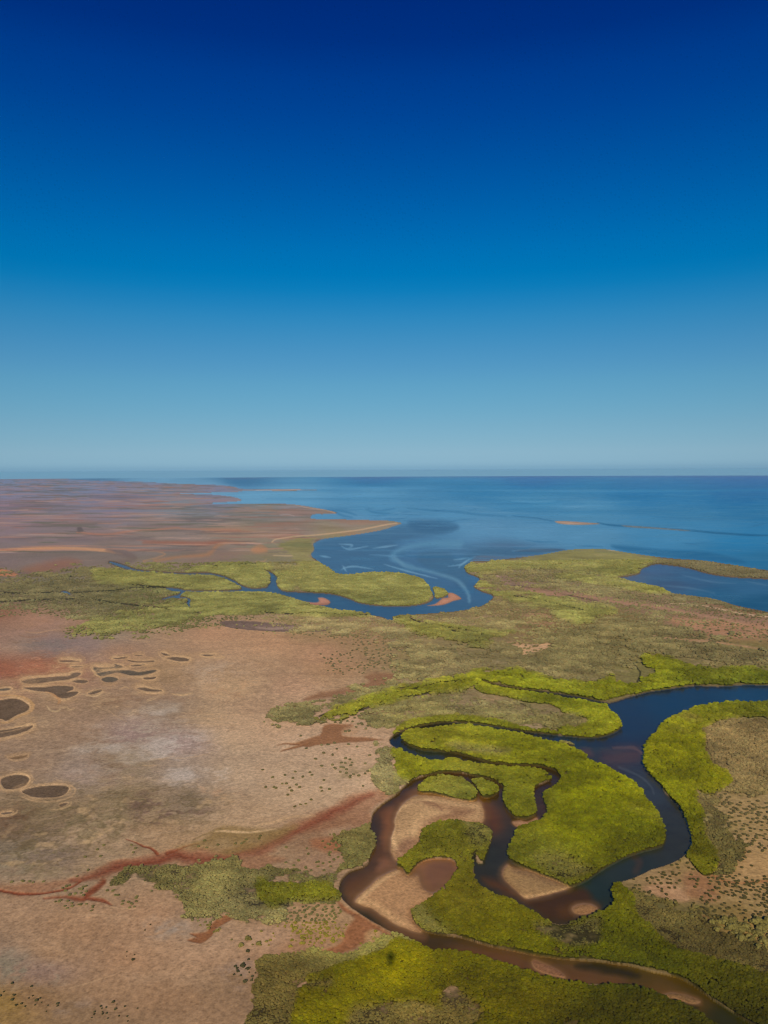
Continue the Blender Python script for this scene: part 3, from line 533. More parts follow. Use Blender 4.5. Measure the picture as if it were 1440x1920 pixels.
    streak([(892,1074),(925,1075),(935,1082),(945,1092),(960,1097)],[.8,1.2,1.2,1,.8],(188,160,128),.8,.8,2)
    spot([(930,1078),(960,1082),(1000,1092),(1040,1103),(960,1104),(940,1095)],(128,104,88),.7,4,3)
    spot([(1010,1061),(1040,1058),(1075,1058),(1060,1062),(1030,1066)],(160,128,102),.8,2,2)
    streak([(1140,1032),(1150,1033),(1160,1034)],[.5,1,.6],(190,170,150),.7,.7,.5)
    streak([(1250,1046),(1290,1050),(1330,1055),(1380,1061)],[.6,1.0,1.2,1.2],(172,138,108),.75,.8,.8)
    streak([(960,1119),(1000,1125),(1040,1130)],.6,(84,76,56),.7,.8,2)
    streak([(965,1080),(1040,1096),(1120,1112),(1200,1128)],.7,(82,72,62),.65,1,1.5)
    spot([(945,1209),(975,1205),(1030,1208),(1035,1214),(1020,1222),(1000,1232),(978,1230),(980,1220),(960,1214)],(168,130,98),.9,3,5)
    spot([(950,1150),(1020,1148),(1050,1162),(1035,1175),(980,1178),(960,1168)],(150,115,86),.65,8,8, mod=np.clip(.5 + S.n60 * 1.6, 0, 1))
    streak([(1222,1193),(1260,1198),(1320,1203),(1380,1211),(1440,1220)],[1,2.2,1.6,1.3,1.2],(162,125,94),.75,1.5,3)
    streak([(860,1166),(880,1160),(920,1157),(960,1153)],[1,1,1,1],(158,128,98),.7,1,3)
    streak([(860,1174),(890,1172),(930,1162)],[1,1,.8],(150,122,92),.6,1.5,5)
    # east clearing
    spot([(1325,1490),(1370,1492),(1440,1496),(1520,1500),(1520,1720),(1440,1760),(1400,1700),(1350,1690),(1380,1640),(1390,1600),(1380,1560),(1350,1530),(1335,1505)],(152,127,86),.65,14,16, mod=np.clip(.75 + S.n60 * .9, 0, 1))
    spot([(1390,1608),(1440,1605),(1500,1600),(1500,1655),(1440,1658),(1400,1650),(1385,1630)],(164,131,88),.8,8,8)
    spot([(1285,1645),(1310,1640),(1330,1660),(1350,1690),(1320,1690),(1285,1680)],(138,98,68),.8,7,6)
    spot([(1210,1665),(1250,1658),(1280,1672),(1295,1690),(1260,1690),(1225,1680)],(162,124,92),.8,4,5)
    spot([(1305,1728),(1325,1722),(1338,1735),(1325,1742),(1305,1740)],(140,98,60),.9,3,4)
    streak([(1298,1618),(1320,1632),(1345,1650),(1380,1658),(1440,1656)],[2,4,3,2,3],(142,98,62),.9,2,2)
    streak([(1300,1616),(1322,1626),(1340,1636),(1365,1648)],[1,1.4,1.4,1],(188,150,108),.8,1,2)
    # crusts of salt, grey algal mats, dark blotches
    for pts, rgb, a in [([(300,1395),(330,1385),(385,1390),(375,1402),(320,1405)],(180,164,152),.85),
        ([(160,1400),(230,1370),(320,1350),(360,1362),(300,1395),(220,1415),(170,1420)],(158,142,126),.75),
        ([(230,1335),(330,1330),(320,1350),(240,1352)],(160,142,122),.65),
        ([(380,1250),(440,1255),(450,1270),(395,1275),(370,1262)],(165,145,128),.55),
        ([(390,1448),(415,1448),(418,1456),(395,1456)],(182,166,150),.7),
        ([(140,1440),(190,1432),(280,1440),(300,1455),(200,1460),(145,1455)],(156,130,114),.6),
        ([(0,1805),(40,1800),(100,1825),(110,1845),(60,1855),(0,1835)],(142,128,108),.8),
        ([(0,1812),(40,1812),(60,1825),(0,1828)],(112,102,84),.6),
        ([(300,1730),(335,1728),(350,1750),(330,1765),(300,1750)],(148,132,118),.75),
        ([(420,1825),(460,1812),(480,1820),(460,1850),(430,1840)],(146,124,110),.6),
        ([(120,1895),(165,1895),(175,1915),(120,1912)],(148,126,110),.5),
        ([(0,1580),(90,1560),(140,1580),(150,1620),(60,1640),(0,1630)],(116,102,74),.6),
        ([(0,1600),(60,1600),(60,1650),(0,1650)],(140,124,104),.5),
        ([(250,1500),(290,1495),(370,1515),(380,1530),(300,1540),(255,1535)],(98,76,66),.7),
        ([(180,1435),(220,1432),(240,1445),(200,1450)],(104,84,62),.7),
        ([(0,1530),(60,1520),(90,1545),(40,1570),(0,1580)],(92,66,50),.65),
        ([(60,1540),(170,1500),(240,1530),(230,1570),(140,1590),(70,1570)],(116,102,74),.6),
        ([(60,1500),(0,1515),(30,1500)],(120,92,70),.4),
        ([(0,1170),(60,1160),(150,1165),(140,1180),(40,1195),(0,1190)],(158,124,108),.5),
        ([(60,1200),(170,1200),(170,1212),(110,1225),(60,1222)],(126,112,104),.7),
        ([(60,1208),(130,1208),(100,1222),(60,1220)],(116,104,98),.5),
        ([(400,1285),(450,1275),(480,1290),(430,1302)],(178,140,104),.7),
        ([(380,1475),(400,1475),(400,1483),(384,1482)],(178,138,106),.7),
        ([(410,1484),(440,1485),(435,1494),(412,1492)],(166,128,98),.6),
        ([(170,1312),(260,1308),(420,1303),(440,1310),(300,1318),(200,1322)],(126,96,74),.6),
        ([(0,1882),(25,1885),(40,1905),(0,1925)],(138,108,52),.6),
        ([(470,1445),(520,1440),(555,1460),(500,1480),(470,1470)],(160,126,100),.0),
        ([(645,1448),(665,1440),(690,1442),(680,1458),(650,1470),(636,1468)],(118,104,72),.75),
        ([(600,1382),(660,1378),(700,1395),(690,1420),(600,1405)],(150,116,90),.4),
        ([(500,1445),(505,1480),(480,1500),(460,1490)],(140,112,95),.0)]:
        spot(pts, rgb, min(a * 1.15, 1), 20, 20, mod=np.clip(.38 + S.n60 * .8 + S.n20 * 1.6 + (S.n3 * 2.2 + gr * 1.2) * S.cap(4), 0, 1))
    cr = np.clip(S.n20 * 3 * S.cap(5) - .4, 0, 1) * S.poly([(150,1440),(160,1370),(240,1340),(350,1345),(420,1450),(330,1480),(260,1450)], 25, 14)
    col = mix(col, (178,166,156), cr * .6)
    for pts, rgb, a in [([(560,1400),(640,1396),(705,1400),(700,1440),(640,1450),(570,1430)],(188,156,126),.6),([(480,1440),(540,1432),(600,1450),(560,1475),(500,1470)],(186,154,124),.5),([(440,1380),(520,1372),(570,1390),(520,1400),(450,1398)],(186,152,120),.5),
        ([(640,1475),(690,1465),(735,1478),(700,1488),(660,1490)],(188,154,122),.7),([(300,1560),(420,1540),(520,1530),(480,1550),(380,1570),(320,1580)],(182,148,114),.6),([(180,1590),(290,1575),(270,1600),(190,1615)],(176,144,114),.6),
        ([(120,1725),(220,1705),(300,1715),(280,1735),(160,1745)],(176,144,114),.55),([(250,1780),(360,1760),(480,1762),(440,1790),(300,1810)],(172,140,110),.5),([(0,1700),(90,1690),(120,1702),(40,1720)],(174,142,112),.5),([(20,1740),(120,1755),(140,1790),(60,1790)],(168,136,106),.45),
        ([(230,1830),(330,1820),(400,1840),(340,1870),(250,1860)],(164,134,106),.45),([(380,1210),(480,1200),(580,1215),(500,1228),(400,1225)],(184,150,118),.4),([(260,1340),(200,1360),(300,1365)],(170,148,130),.5),([(400,1350),(470,1345),(560,1352),(520,1362),(420,1362)],(184,152,120),.5),
        ([(600,1640),(640,1640),(650,1650),(620,1660)],(150,120,90),.0),([(520,1730),(600,1725),(560,1745)],(176,142,108),.5)]:
        spot(pts, rgb, a, 18, 16, mod=np.clip(.7 + S.n60 * .9 + S.n3 * .6 * S.cap(4), 0, 1))
    th = np.clip(1 - np.abs(fbm(S.wx * .5 + 30 * S.l1, S.wy + 18 * S.l2, 60, 4, 111, .5)) * 16, 0, 1) * S.cap(5)      # thread-like drainage
    wet_ = np.clip(S.n250 * 2.2 + .25, 0, 1) * np.clip((S.PY - 1170) / 60, 0, 1)
    col = mix(col, (126, 98, 74), th * wet_ * .30)
    th2 = np.clip(1 - np.abs(fbm(S.wx * .6 - 22 * S.l2, S.wy + 26 * S.l1, 44, 4, 117, .5)) * 15, 0, 1) * S.cap(5)
    col = mix(col, (194, 164, 132), th2 * np.clip(-S.n250 * 2.2 + .3, 0, 1) * np.clip((S.PY - 1170) / 60, 0, 1) * .30)
    # crackled scrub pattern, south west of the pans
    ck = np.clip(np.abs(fbm(S.wx, S.wy, 9, 3, 71)) * 5, 0, 1)
    area = S.poly([(130,1470),(250,1470),(400,1480),(400,1530),(250,1570),(150,1620),(0,1640),(0,1560),(80,1520)], 25, 18)
    col = mix(col, (96,82,56), (1 - ck) * area * .45 * S.cap(6)); col = mix(col, (176,146,108), np.clip(fbm(S.wx, S.wy, 10, 3, 73) * 4 - 1.1, 0, 1) * area * .6 * S.cap(6))
    area = S.poly([(330,1320),(240,1300),(60,1340),(120,1340),(200,1345)], 25, 10)
    col = mix(col, (182,152,116), np.clip(fbm(S.wx, S.wy, 12, 3, 75) * 4 - .8, 0, 1) * area * .7)
    # wind and tide lines on the flat
    for i, (x0, y0, x1, y1, w) in enumerate([(330,1345,480,1352,1.2),(340,1338,480,1342,1),(330,1355,480,1360,1),(180,1325,240,1355,1),(285,1425,330,1420,1.4),(330,1425,400,1412,1.2),(270,1438,300,1437,1.8),(400,1308,440,1312,1),(100,1500,330,1478,.7),(480,1470,620,1460,.9),(20,1725,50,1712,.8),(60,1712,80,1690,.8),(110,1862,220,1832,1.2),(130,1715,230,1722,.8),(200,1702,260,1706,2),(250,1700,340,1690,1.2),(225,1195,280,1206,1),(300,1200,480,1205,1)]):
        dark = (i == 8)
        streak([(x0, y0), ((x0 + x1) / 2, (y0 + y1) / 2 + 2), (x1, y1)], [.3 * w, w, .3 * w], (100,80,60) if dark else (184,150,114), .5, 1.2, 4)
    # ---- salt pans with pale rims
    rims = []
    for k, (pts, lab) in enumerate(PANS):
        small = (max(p[0] for p in pts) - min(p[0] for p in pts)) < 30
        grey = k == len(PANS) - 1
        sd = S.poly(pts, 1, 1.4 if not grey else 3, raw=True)
        k1 = 1.0 if grey else (2.2 if small else 3.9)
        kk = k1 * np.clip(1 + 1.2 * S.w1 + .9 * S.l2, .25, 2.2)
        rim = np.clip((sd + kk + .5) / 1.2, 0, 1) * np.clip((.3 - sd) / .8, 0, 1)
        ring2 = np.clip(1 - np.abs(sd + kk * 2.2) / .8, 0, 1) * np.clip(.5 + S.l1 * 2, 0, 1)
        rim = np.maximum(rim, ring2 * .8)
        halo = np.clip((sd + kk * 3.4) / (kk * 2.5), 0, 1) * np.clip((.3 - sd) / .8, 0, 1)
        if not grey: col = mix(col, (170,136,100), halo * .55)
        col = mix(col, (192,158,118), rim * (.3 if grey else .72) * np.clip(.7 + S.n20 * 1.1 + S.l2 * .6, 0, 1))
        pan = np.clip(sd / .8 + .5, 0, 1)
        base = np.array([100,83,68.]) if k in (0, 1, 19, 20, 21) else np.array([106,89,74.])
        if k in (7, 8, 9, 5): base = np.array([100,90,78.])
        if grey: base = np.array([112,94,86.])
        if k == 23: base = np.array([128,102,76.])
        pc = base * (1 + .10 * S.n20 + .10 * S.n60 + .10 * S.n3)[..., None]
        if grey: pc = mix(pc.astype(np.float32), (165,140,125), S.line([(480,1176),(510,1178),(550,1177),(555,1180)], [1, 3, 2, 1], 1.5, 5) * .7)
        col = mix(col, pc, pan)
        cls[sd > 0] = 100 + k
        hgt = np.where(sd > -k1, hgt - .35 * np.clip((sd + k1) / 3, 0, 1) + .25 * rim, hgt)
    for pts, w, rgb, a in [([(320,1302.5),(340,1305),(361,1301)],[.6,1.6,.8],(194,160,118),.8),([(224,1293.5),(234,1290),(241,1291.5)],[.5,1.2,.6],(190,156,116),.8),([(60,1236),(68,1234.5),(76,1237),(68,1239)],.7,(186,138,108),.7),
        ([(0,1307),(30,1307),(48,1311),(61,1323),(56,1336),(34,1346),(14,1357),(0,1356)],[1,1.4,2,3.4,2.4,1.6,1.2,.8],(190,148,98),.6),([(0,1375),(35,1369),(64,1360),(62,1370),(35,1382),(0,1390)],[.6,.8,1.6,1.4,1,.8],(184,150,112),.7),
        ([(85,1298),(100,1304),(112,1314),(108,1322)],[1,2,3,1],(184,132,84),.5),([(88,1326),(92,1333),(104,1336),(112,1332)],[1,1.4,1.6,1],(196,168,128),.7),([(110,1330),(122,1327),(130,1332),(140,1330)],[1,1,1,.6],(184,154,114),.6),
        ([(0,1452),(20,1449),(50,1452),(62,1462),(52,1478),(34,1486),(0,1484)],[.5,.6,.7,1,.8,1,.6],(180,148,112),.55),([(42,1497),(70,1505),(105,1504),(135,1494),(142,1482),(130,1472)],[1,1.6,1.4,1.6,2,1],(182,148,110),.6),
        ([(92,1521),(112,1519),(132,1512),(134,1505)],[.6,1,1.4,.8],(188,154,112),.7),([(0,1532),(15,1533),(30,1527),(33,1521)],[1,1.6,1.6,.6],(186,152,112),.75),([(15,1427),(30,1429),(50,1424),(54,1418)],[.6,1,1.2,.6],(182,148,112),.6),
        ([(48,1186),(70,1188),(95,1183),(120,1182),(130,1186)],[.6,1.4,1,1,.6],(178,140,108),.6),([(35,1190),(55,1196),(90,1192)],[.5,1,.6],(150,112,88),.6),([(150,1300),(162,1306),(182,1306),(194,1298)],[.4,.8,1.4,1],(194,164,124),.7),
        ([(375,1232),(395,1234),(420,1235),(410,1230)],[.8,1.4,1.6,.8],(188,154,112),.65),([(296,1224),(300,1232),(318,1240),(345,1244),(358,1240),(356,1231)],[1,1.2,1,1,1.4,1],(190,156,116),.6),([(174,1254),(176,1262),(186,1270)],[1.6,2,1.6],(196,160,116),.7),
        ([(238,1268),(262,1270),(285,1266),(300,1259)],[.8,1,1,1.4],(192,158,118),.6),([(256,1298),(280,1302),(302,1301),(310,1297)],[.6,1,1,.6],(192,156,116),.6),([(0,1297),(22,1299),(60,1297),(100,1302)],[1,1,.8,.8],(184,150,112),.55),([(395,1299),(410,1303),(430,1308),(440,1314)],[.4,.8,.8,.4],(190,156,118),.6)]:
        streak(pts, w, rgb, a, .9, 1.5)
    # ---- red mud drains
    mud = []
    def drain(kind, pts, w, rgb, a=1.0, soft=2.0, rag=3, lab=0, thr=.5):
        nonlocal col
        m = S.poly(pts, soft, rag) if kind == 'p' else S.line(pts, w, soft, rag)
        c = np.array(rgb, np.float32) * (1 + .07 * S.n60 + .06 * S.n20)[..., None]
        col = mix(col, c, m * a)
        hgt[:] = hgt - .25 * m
        if lab: cls[(m > thr) & (cls < 100)] = lab
        return m
    drain('p', [(-20,1668),(30,1658),(110,1652),(160,1640),(210,1618),(260,1606),(300,1600),(330,1595),(360,1590),(420,1592),(480,1580),(520,1562),(560,1538),(620,1515),(655,1495),(690,1488),(745,1480),(742,1492),(722,1508),(702,1526),(696,1545),(660,1545),(620,1552),(560,1565),(520,1590),(505,1600),(540,1606),(470,1632),(400,1625),(340,1608),(290,1615),(250,1630),(200,1650),(150,1660),(100,1672),(40,1682),(10,1680)], 0, (142,100,74), .68, 5, 8, 80)
    drain('l', [(700,1495),(670,1506),(620,1525),(570,1548),(520,1572),(490,1590),(440,1606),(380,1610),(320,1604),(280,1612),(230,1625),(180,1645),(130,1655)], [2,4,6,4,5,5,5,5,7,8,7,4,2], (118,62,46), .85, 7, 8)
    drain('l', [(-20,1664),(10,1674),(40,1678),(90,1676),(130,1668),(150,1655)], [2,2.5,2.5,2,2,2], (122,66,46), .9, 1.5, 2, 80)
    drain('l', [(195,1655),(180,1668),(165,1678),(155,1687),(120,1686),(85,1688)], [5,5,5,4,2,1], (122,66,46), .9, 3, 3, 80)
    drain('l', [(165,1684),(195,1690),(210,1698)], [3,4,1], (122,66,46), .85, 2, 3, 80)
    drain('l', [(236,1576),(252,1581),(268,1588),(282,1592),(294,1602)], [.5,1,1.6,2,3], (122,66,46), .9, 1.2, 1.5, 80)
    drain('l', [(372,1584),(350,1588),(330,1596),(312,1601)], [.6,1.2,2,3], (122,66,46), .85, 1.5, 2, 80)
    drain('p', [(608,1360),(640,1358),(664,1360),(650,1370),(645,1380),(700,1386),(720,1388),(690,1392),(640,1394),(600,1398),(575,1402),(565,1398),(545,1398),(560,1392),(590,1382),(604,1376)], 0, (138,98,70), .95, 1.5, 3, 81)
    drain('l', [(575,1396),(555,1402),(535,1408),(527,1412)], [3,2,1.5,.6], (136,96,68), .95, 1, 2, 81)
    drain('l', [(560,1396),(535,1396),(520,1400)], [1.5,1.2,.5], (136,96,68), .9, 1, 2, 81)
    drain('p', [(600,1300),(640,1295),(690,1280),(685,1268),(720,1262),(755,1268),(745,1280),(720,1292),(700,1300),(650,1302),(610,1312),(570,1315)], 0, (132,96,70), .85, 3, 5, 82)
    drain('p', [(775,1268),(800,1266),(800,1276),(780,1278)], 0, (126,96,68), .8, 3, 4)
    drain('p', [(355,1755),(385,1752),(395,1740),(410,1725),(440,1712),(450,1715),(430,1730),(405,1745),(395,1760),(375,1772),(350,1768),(366,1762)], 0, (130,86,58), .95, 1.5, 2, 83)
    drain('p', [(638,1690),(660,1708),(690,1728),(725,1748),(740,1758),(700,1745),(690,1765),(650,1785),(600,1805),(570,1812),(600,1790),(640,1770),(655,1745),(665,1725),(650,1712),(640,1700)], 0, (140,92,62), .9, 3, 4, 84)
    spot([(330,1592),(345,1582),(372,1575),(400,1562),(430,1552),(470,1556),(520,1553),(556,1545),(540,1562),(500,1585),(460,1602),(420,1603),(380,1592)], (128,104,66), .85, 5, 8, mod=np.clip(.8 + S.n20 * 1.2, 0, 1))
    streak([(398,1562),(430,1561),(470,1563),(518,1556)], [.8,2.2,1.8,.8], (206,172,130), .8, 1.5, 3)
    streak([(360,1576),(380,1568),(420,1556)], [.8,1.2,.6], (112,92,56), .7, 1.5, 3)
    streak([(480,1553),(520,1540),(560,1533),(590,1530)], [1,1.6,1.4,1], (196,160,118), .6, 2, 4)
    spot([(560,1610),(600,1600),(640,1590),(655,1600),(620,1620),(580,1635)], (150,118,92), .85, 4, 6)
    spot([(590,1575),(640,1572),(660,1585),(630,1598),(590,1590)], (146,96,66), .8, 5, 6)
    spot([(690,1750),(712,1746),(715,1755),(700,1768),(686,1765)], (176,140,98), .7, 3, 4)
    # ---- stands of mangrove
    stand = np.full((H, W), -1, np.int16); dg = np.zeros((H, W), np.float32); do = np.zeros((H, W), np.float32)
    order = sorted(range(len(STANDS)), key=lambda i: STANDS[i][0] != 'o')
    water_mask = None
    for i in order:
        kind, dens, pts, lab, soft = STANDS[i]
        m = S.poly(pts, soft * (2.2 if kind == 'g' else 3.6), 1.2 + soft * (2.0 if kind == 'g' else 2.8), grow=3.5 if min(p[1] for p in pts) > 1240 else 0)
        edge = m * (1 - m) * 4                                        # broken, clumpy margins
        m = np.clip(m + edge * (S.n20 * .9 + S.n3 * .5 * S.cap(4)) * (1.1 if soft > 1.0 else .25), 0, 1)
        if kind == 'g': 
            # olive glades inside green and the reverse
            dg = np.maximum(dg * (1 - m * .0), m * dens); do = do * (1 - m * .85)
        else: do = np.maximum(do, m * dens)
        stand[m > .2] = i
    # patches of the other kind inside
    swap = np.clip(S.n60 * 2.0 + S.n250 * 1.0 + S.n20 * .5 - .85, 0, 1) * dg * np.where(S.PY > 1180, .75, .9)
    olp = np.zeros((H, W), np.float32)
    for pts in [[(1000,1612),(1040,1600),(1090,1622),(1110,1640),(1060,1655),(1010,1632)],[(1000,1730),(1060,1735),(1125,1722),(1120,1760),(1080,1775),(1020,1755)],[(860,1540),(920,1556),(918,1590),(895,1600)],[(770,1712),(800,1695),(830,1735),(860,1758),(800,1745)],
                [(660,1895),(700,1885),(770,1880),(830,1890),(880,1910),(870,1990),(650,1990)],[(830,1860),(860,1855),(900,1900),(890,1930),(820,1900)],[(575,1850),(620,1840),(630,1855),(590,1862)],[(640,1630),(700,1600),(700,1560),(690,1600),(660,1630)],[(840,1398),(900,1405),(960,1412),(930,1420),(860,1410)]]:
        olp = np.maximum(olp, S.poly(pts, 8, 8))
    swap = np.maximum(swap, olp * dg * .9)
    dg = dg - swap; do = np.maximum(do, swap)
    blend = np.clip(dg / (dg + do + 1e-4), 0, 1)
    blend = np.clip(blend + S.n20 * .12 * (blend > .02) * (blend < .98), 0, 1)
    veg = np.clip(dg + do, 0, 1)
    gaps = np.clip((S.n20 * 1.2 + S.n60 * .9 + S.n3 * .6 * S.cap(4) + (veg - .62) * 3.0) * 2.4 + .2, 0, 1)
    gaps = np.where(S.PY < 1200, np.clip(gaps + .35, 0, 1), gaps)
    gaps = np.where(dg > .6, np.maximum(gaps, .97), gaps)
    veg = veg * np.clip(gaps, 0, 1)
    vcol = mix(o.copy(), g, blend)
    vcol = vcol * 1.03 * (1 + .12 * S.n250 + .13 * S.n60 + .14 * S.n20 * S.cap(10) + .16 * S.n3 * S.cap(4))[..., None]
    gp = fbm(S.wx, S.wy, 10, 3, 101); gp2 = fbm(S.wx * .8, S.wy, 16, 4, 103)
    gapm = np.clip(gp * 4.5 - 1.5, 0, 1) * S.cap(6)                       # openings in the canopy
    veg = veg * (1 - .65 * gapm)
    vcol = vcol * (1 - .10 * np.clip(gp2 * 3, -1, 1) * S.cap(8))[..., None]
    deep = np.clip(-S.n250 * 2 - .3, 0, 1) * blend
    vcol = mix(vcol, vcol * np.array([.86, .95, .95]), deep * .6)
    col = mix(col, vcol, np.clip(veg * 1.15, 0, 1))
    for pts in [[(768,1160),(790,1168),(830,1176),(870,1183),(905,1192)],[(560,1152),(600,1151),(640,1153),(690,1154)],[(880,1279),(830,1283),(760,1298),(700,1312),(650,1325),(600,1345)],[(1260,1238),(1290,1246),(1325,1261)],[(1275,1264),(1290,1272),(1303,1286)],
                [(0,1111),(40,1114),(100,1112),(130,1113),(200,1109),(260,1103),(312,1103)],[(230,1095),(280,1100),(312,1102)],[(960,1118),(1000,1124),(1060,1138),(1095,1146)],[(905,1278),(890,1274),(870,1270)],[(480,1058),(440,1060),(400,1064)],[(1300,1185),(1340,1180)],[(470,1148),(560,1153)],[(640,1345),(700,1326),(760,1310),(820,1298)],[(925,1262),(960,1272),(985,1284)],[(1010,1262),(1050,1280),(1075,1302)],[(840,1180),(880,1196),(905,1212)],[(1180,1240),(1200,1262),(1195,1280)],[(950,1096),(1040,1112),(1120,1128)],[(150,1120),(220,1132),(290,1140),(330,1148)],[(0,1130),(60,1126),(140,1124)]]:
        m = S.line(pts, 1.5, 1.0, 1.6); col = mix(col, (46,46,34), m * .85); veg = veg * (1 - m)
    for kind, pts, w, rgb, a in [
        ('p',[(960,1212),(985,1208),(1032,1208),(1033,1214),(1018,1222),(1000,1231),(980,1230),(978,1220)],0,(182,146,110),1),('l',[(945,1209),(960,1206),(975,1208)],[1,2,1],(166,130,98),.9),
        ('l',[(960,1155),(1000,1153),(1030,1157)],[2,5,3],(154,122,92),.75),('l',[(985,1168),(1015,1171),(1035,1169)],[2,4,2],(158,124,94),.75),('l',[(930,1146),(980,1144),(1010,1146)],[1,1.5,1],(150,122,90),.6),
        ('l',[(1222,1193),(1260,1198),(1320,1203),(1380,1211),(1445,1220)],[1,2.4,1.6,1.4,1.4],(168,132,100),.9),
        ('l',[(985,1104),(1005,1108),(1040,1114),(1100,1120),(1160,1130),(1220,1138),(1300,1152),(1360,1163),(1440,1178),(1500,1190)],[1,4.5,3,2,2.2,2,2.4,2.6,4,4],(184,138,108),.95),
        ('p',[(985,1100),(1060,1109),(1150,1121),(1250,1134),(1340,1150),(1460,1166),(1460,1178),(1340,1164),(1250,1150),(1150,1135),(1060,1122),(990,1112)],0,(142,112,92),.75),('p',[(1250,1160),(1310,1160),(1370,1168),(1440,1172),(1500,1180),(1500,1205),(1440,1197),(1380,1196),(1330,1190),(1290,1178)],0,(162,122,94),.8),
        ('l',[(1250,1131),(1290,1134),(1330,1139),(1380,1150),(1440,1158)],[1.5,1.3,1.2,1.2,1.2],(186,158,130),.9),
        ('l',[(892,1074),(925,1075),(935,1082),(945,1092),(960,1097)],[.8,1.4,1.4,1,.8],(196,168,136),.9),('p',[(930,1080),(960,1084),(1010,1096),(960,1100),(940,1094)],0,(132,108,92),.8),
        ('l',[(1015,1062),(1045,1060),(1072,1060)],[1.5,2.6,1.2],(168,138,112),.9),
        ('l',[(860,1168),(880,1161),(920,1157),(965,1153)],[1,1.4,1.4,1],(164,134,104),.8),('l',[(862,1175),(890,1172),(930,1163)],[1,1.2,.8],(158,128,98),.7),
        ('p',[(902,1309),(912,1305),(930,1306),(944,1311),(935,1316),(915,1313)],0,(174,138,104),.9),('p',[(752,1342),(765,1335),(790,1333),(800,1338),(785,1344),(765,1346)],0,(170,134,100),.8),
        ('p',[(640,1372),(655,1360),(675,1368),(668,1378),(650,1380)],0,(172,136,104),.8),('l',[(690,1345),(720,1338),(740,1342)],[2,4,2],(164,132,92),.6),
        ('p',[(1015,1325),(1040,1322),(1055,1332),(1035,1338),(1018,1334)],0,(134,112,78),.6),
        ('p',[(700,1190),(725,1183),(735,1195),(715,1205),(700,1202)],0,(166,132,98),.6),('p',[(560,1186),(640,1190),(700,1200),(690,1215),(620,1210),(560,1200)],0,(160,126,94),.5),
        ('l',[(1296,1565),(1296,1585),(1290,1600)],[.6,1,.6],(96,66,52),.8),('l',[(1245,1490),(1258,1503),(1275,1518)],[.5,2,.8],(178,142,106),.9),
        ('p',[(1040,1378),(1060,1384),(1095,1387),(1090,1384),(1060,1380)],0,(118,104,64),.5)]:
        m = S.poly(pts, 3.0, 4) if kind == 'p' else S.line(pts, w, 1.5, 2)
        m = m * a
        brk = np.clip(.92 + S.n20 * 1.2 + S.n3 * .8 * S.cap(4), 0, 1)
        col = mix(col, (np.array(rgb, np.float32) * (1 + .08 * S.n20)[..., None]).astype(np.float32), m * brk); veg = veg * (1 - m * brk)
    # ---- waters
    sea = S.poly(SEA, 1.0, .5, n=3, raw=True); river = S.poly(RIVER, 1.0, 1.2, n=3, raw=True); lag = S.poly(LAGOON, 1.0, .8, raw=True)
    for isl in (LOOP_ISLAND, ISLE_A, ISLE_B, ISLET): river = np.minimum(river, -S.poly(isl, 1, 1.2, raw=True))
    sea = np.minimum(sea, -S.poly(CREEK_ISLE, 1, .5, raw=True))
    for pts, w in [([(342,1111.5),(335,1117),(322,1120),(305,1124)], [2,2,1.5,1]),([(318,1121),(340,1121),(355,1126),(352,1134),(358,1138)], [1,.8,2.5,2.5,1]),([(115,1112),(122,1110.5),(131,1114)], [1,2,1])]:
        sea = np.maximum(sea, S.line(pts, w, 1, .5, raw=True))
    river = np.maximum(river, S.line([(890,1622),(887,1612),(889,1604),(896,1598)], [2,1.6,1.2,.6], 1, .6, raw=True))
    S.wsd = np.maximum(np.maximum(sea, river), lag)
    # mud and shade of the bank: thin dark lip, pale where beaches are
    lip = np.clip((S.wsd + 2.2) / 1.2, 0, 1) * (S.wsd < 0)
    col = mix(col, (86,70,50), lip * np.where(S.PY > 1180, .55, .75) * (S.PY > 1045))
    # sea colour
    wv = fbm(S.wx * .22, S.wy, 900, 5, 81)
    sc_ = S.field([(150,901,74,110,146),(300,907,104,148,180),(400,915,106,150,182),(480,935,98,150,185),(560,930,92,146,182),(450,900,52,98,140),(700,900,36,102,152),(1000,900,30,100,154),(1400,900,26,96,152),
        (700,925,78,136,176),(700,955,76,134,174),(900,920,44,112,160),(850,960,74,130,170),(1000,940,56,122,166),(1100,960,70,130,170),(1200,925,32,104,156),(1400,930,24,96,150),(1440,960,36,104,152),(1300,980,52,116,160),
        (900,990,84,134,172),(1000,1000,82,134,172),(1100,1005,78,132,170),(1250,1010,60,124,168),(1400,1020,34,110,160),(1440,1050,40,104,146),(700,1000,70,108,142),(640,1040,66,98,130),(700,1060,66,102,136),(760,1020,66,106,144),
        (850,1080,66,102,138),(900,1100,60,96,130),(850,1140,58,92,124),(740,1155,52,86,118),(700,1142,52,86,118),(560,1120,54,82,108),(450,1100,62,86,110),(300,1076,72,90,112),(650,970,82,132,170),(950,1030,70,100,132)], 3.0, 3.0, 10)
    fine = fbm(S.wx, S.wy, 260, 5, 87, .6)
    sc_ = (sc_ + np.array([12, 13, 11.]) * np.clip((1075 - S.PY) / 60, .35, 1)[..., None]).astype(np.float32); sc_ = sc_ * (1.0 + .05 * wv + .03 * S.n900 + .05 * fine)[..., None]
    def sw(kind, pts, w, rgb, a, soft=3, rag=4):
        nonlocal sc_
        m = (S.poly(pts, soft, rag) if kind == 'p' else S.line(pts, w, soft, rag)) * a
        sc_ = mix(sc_, rgb, m)
    DK = (60,98,132); LT = (112,158,190)
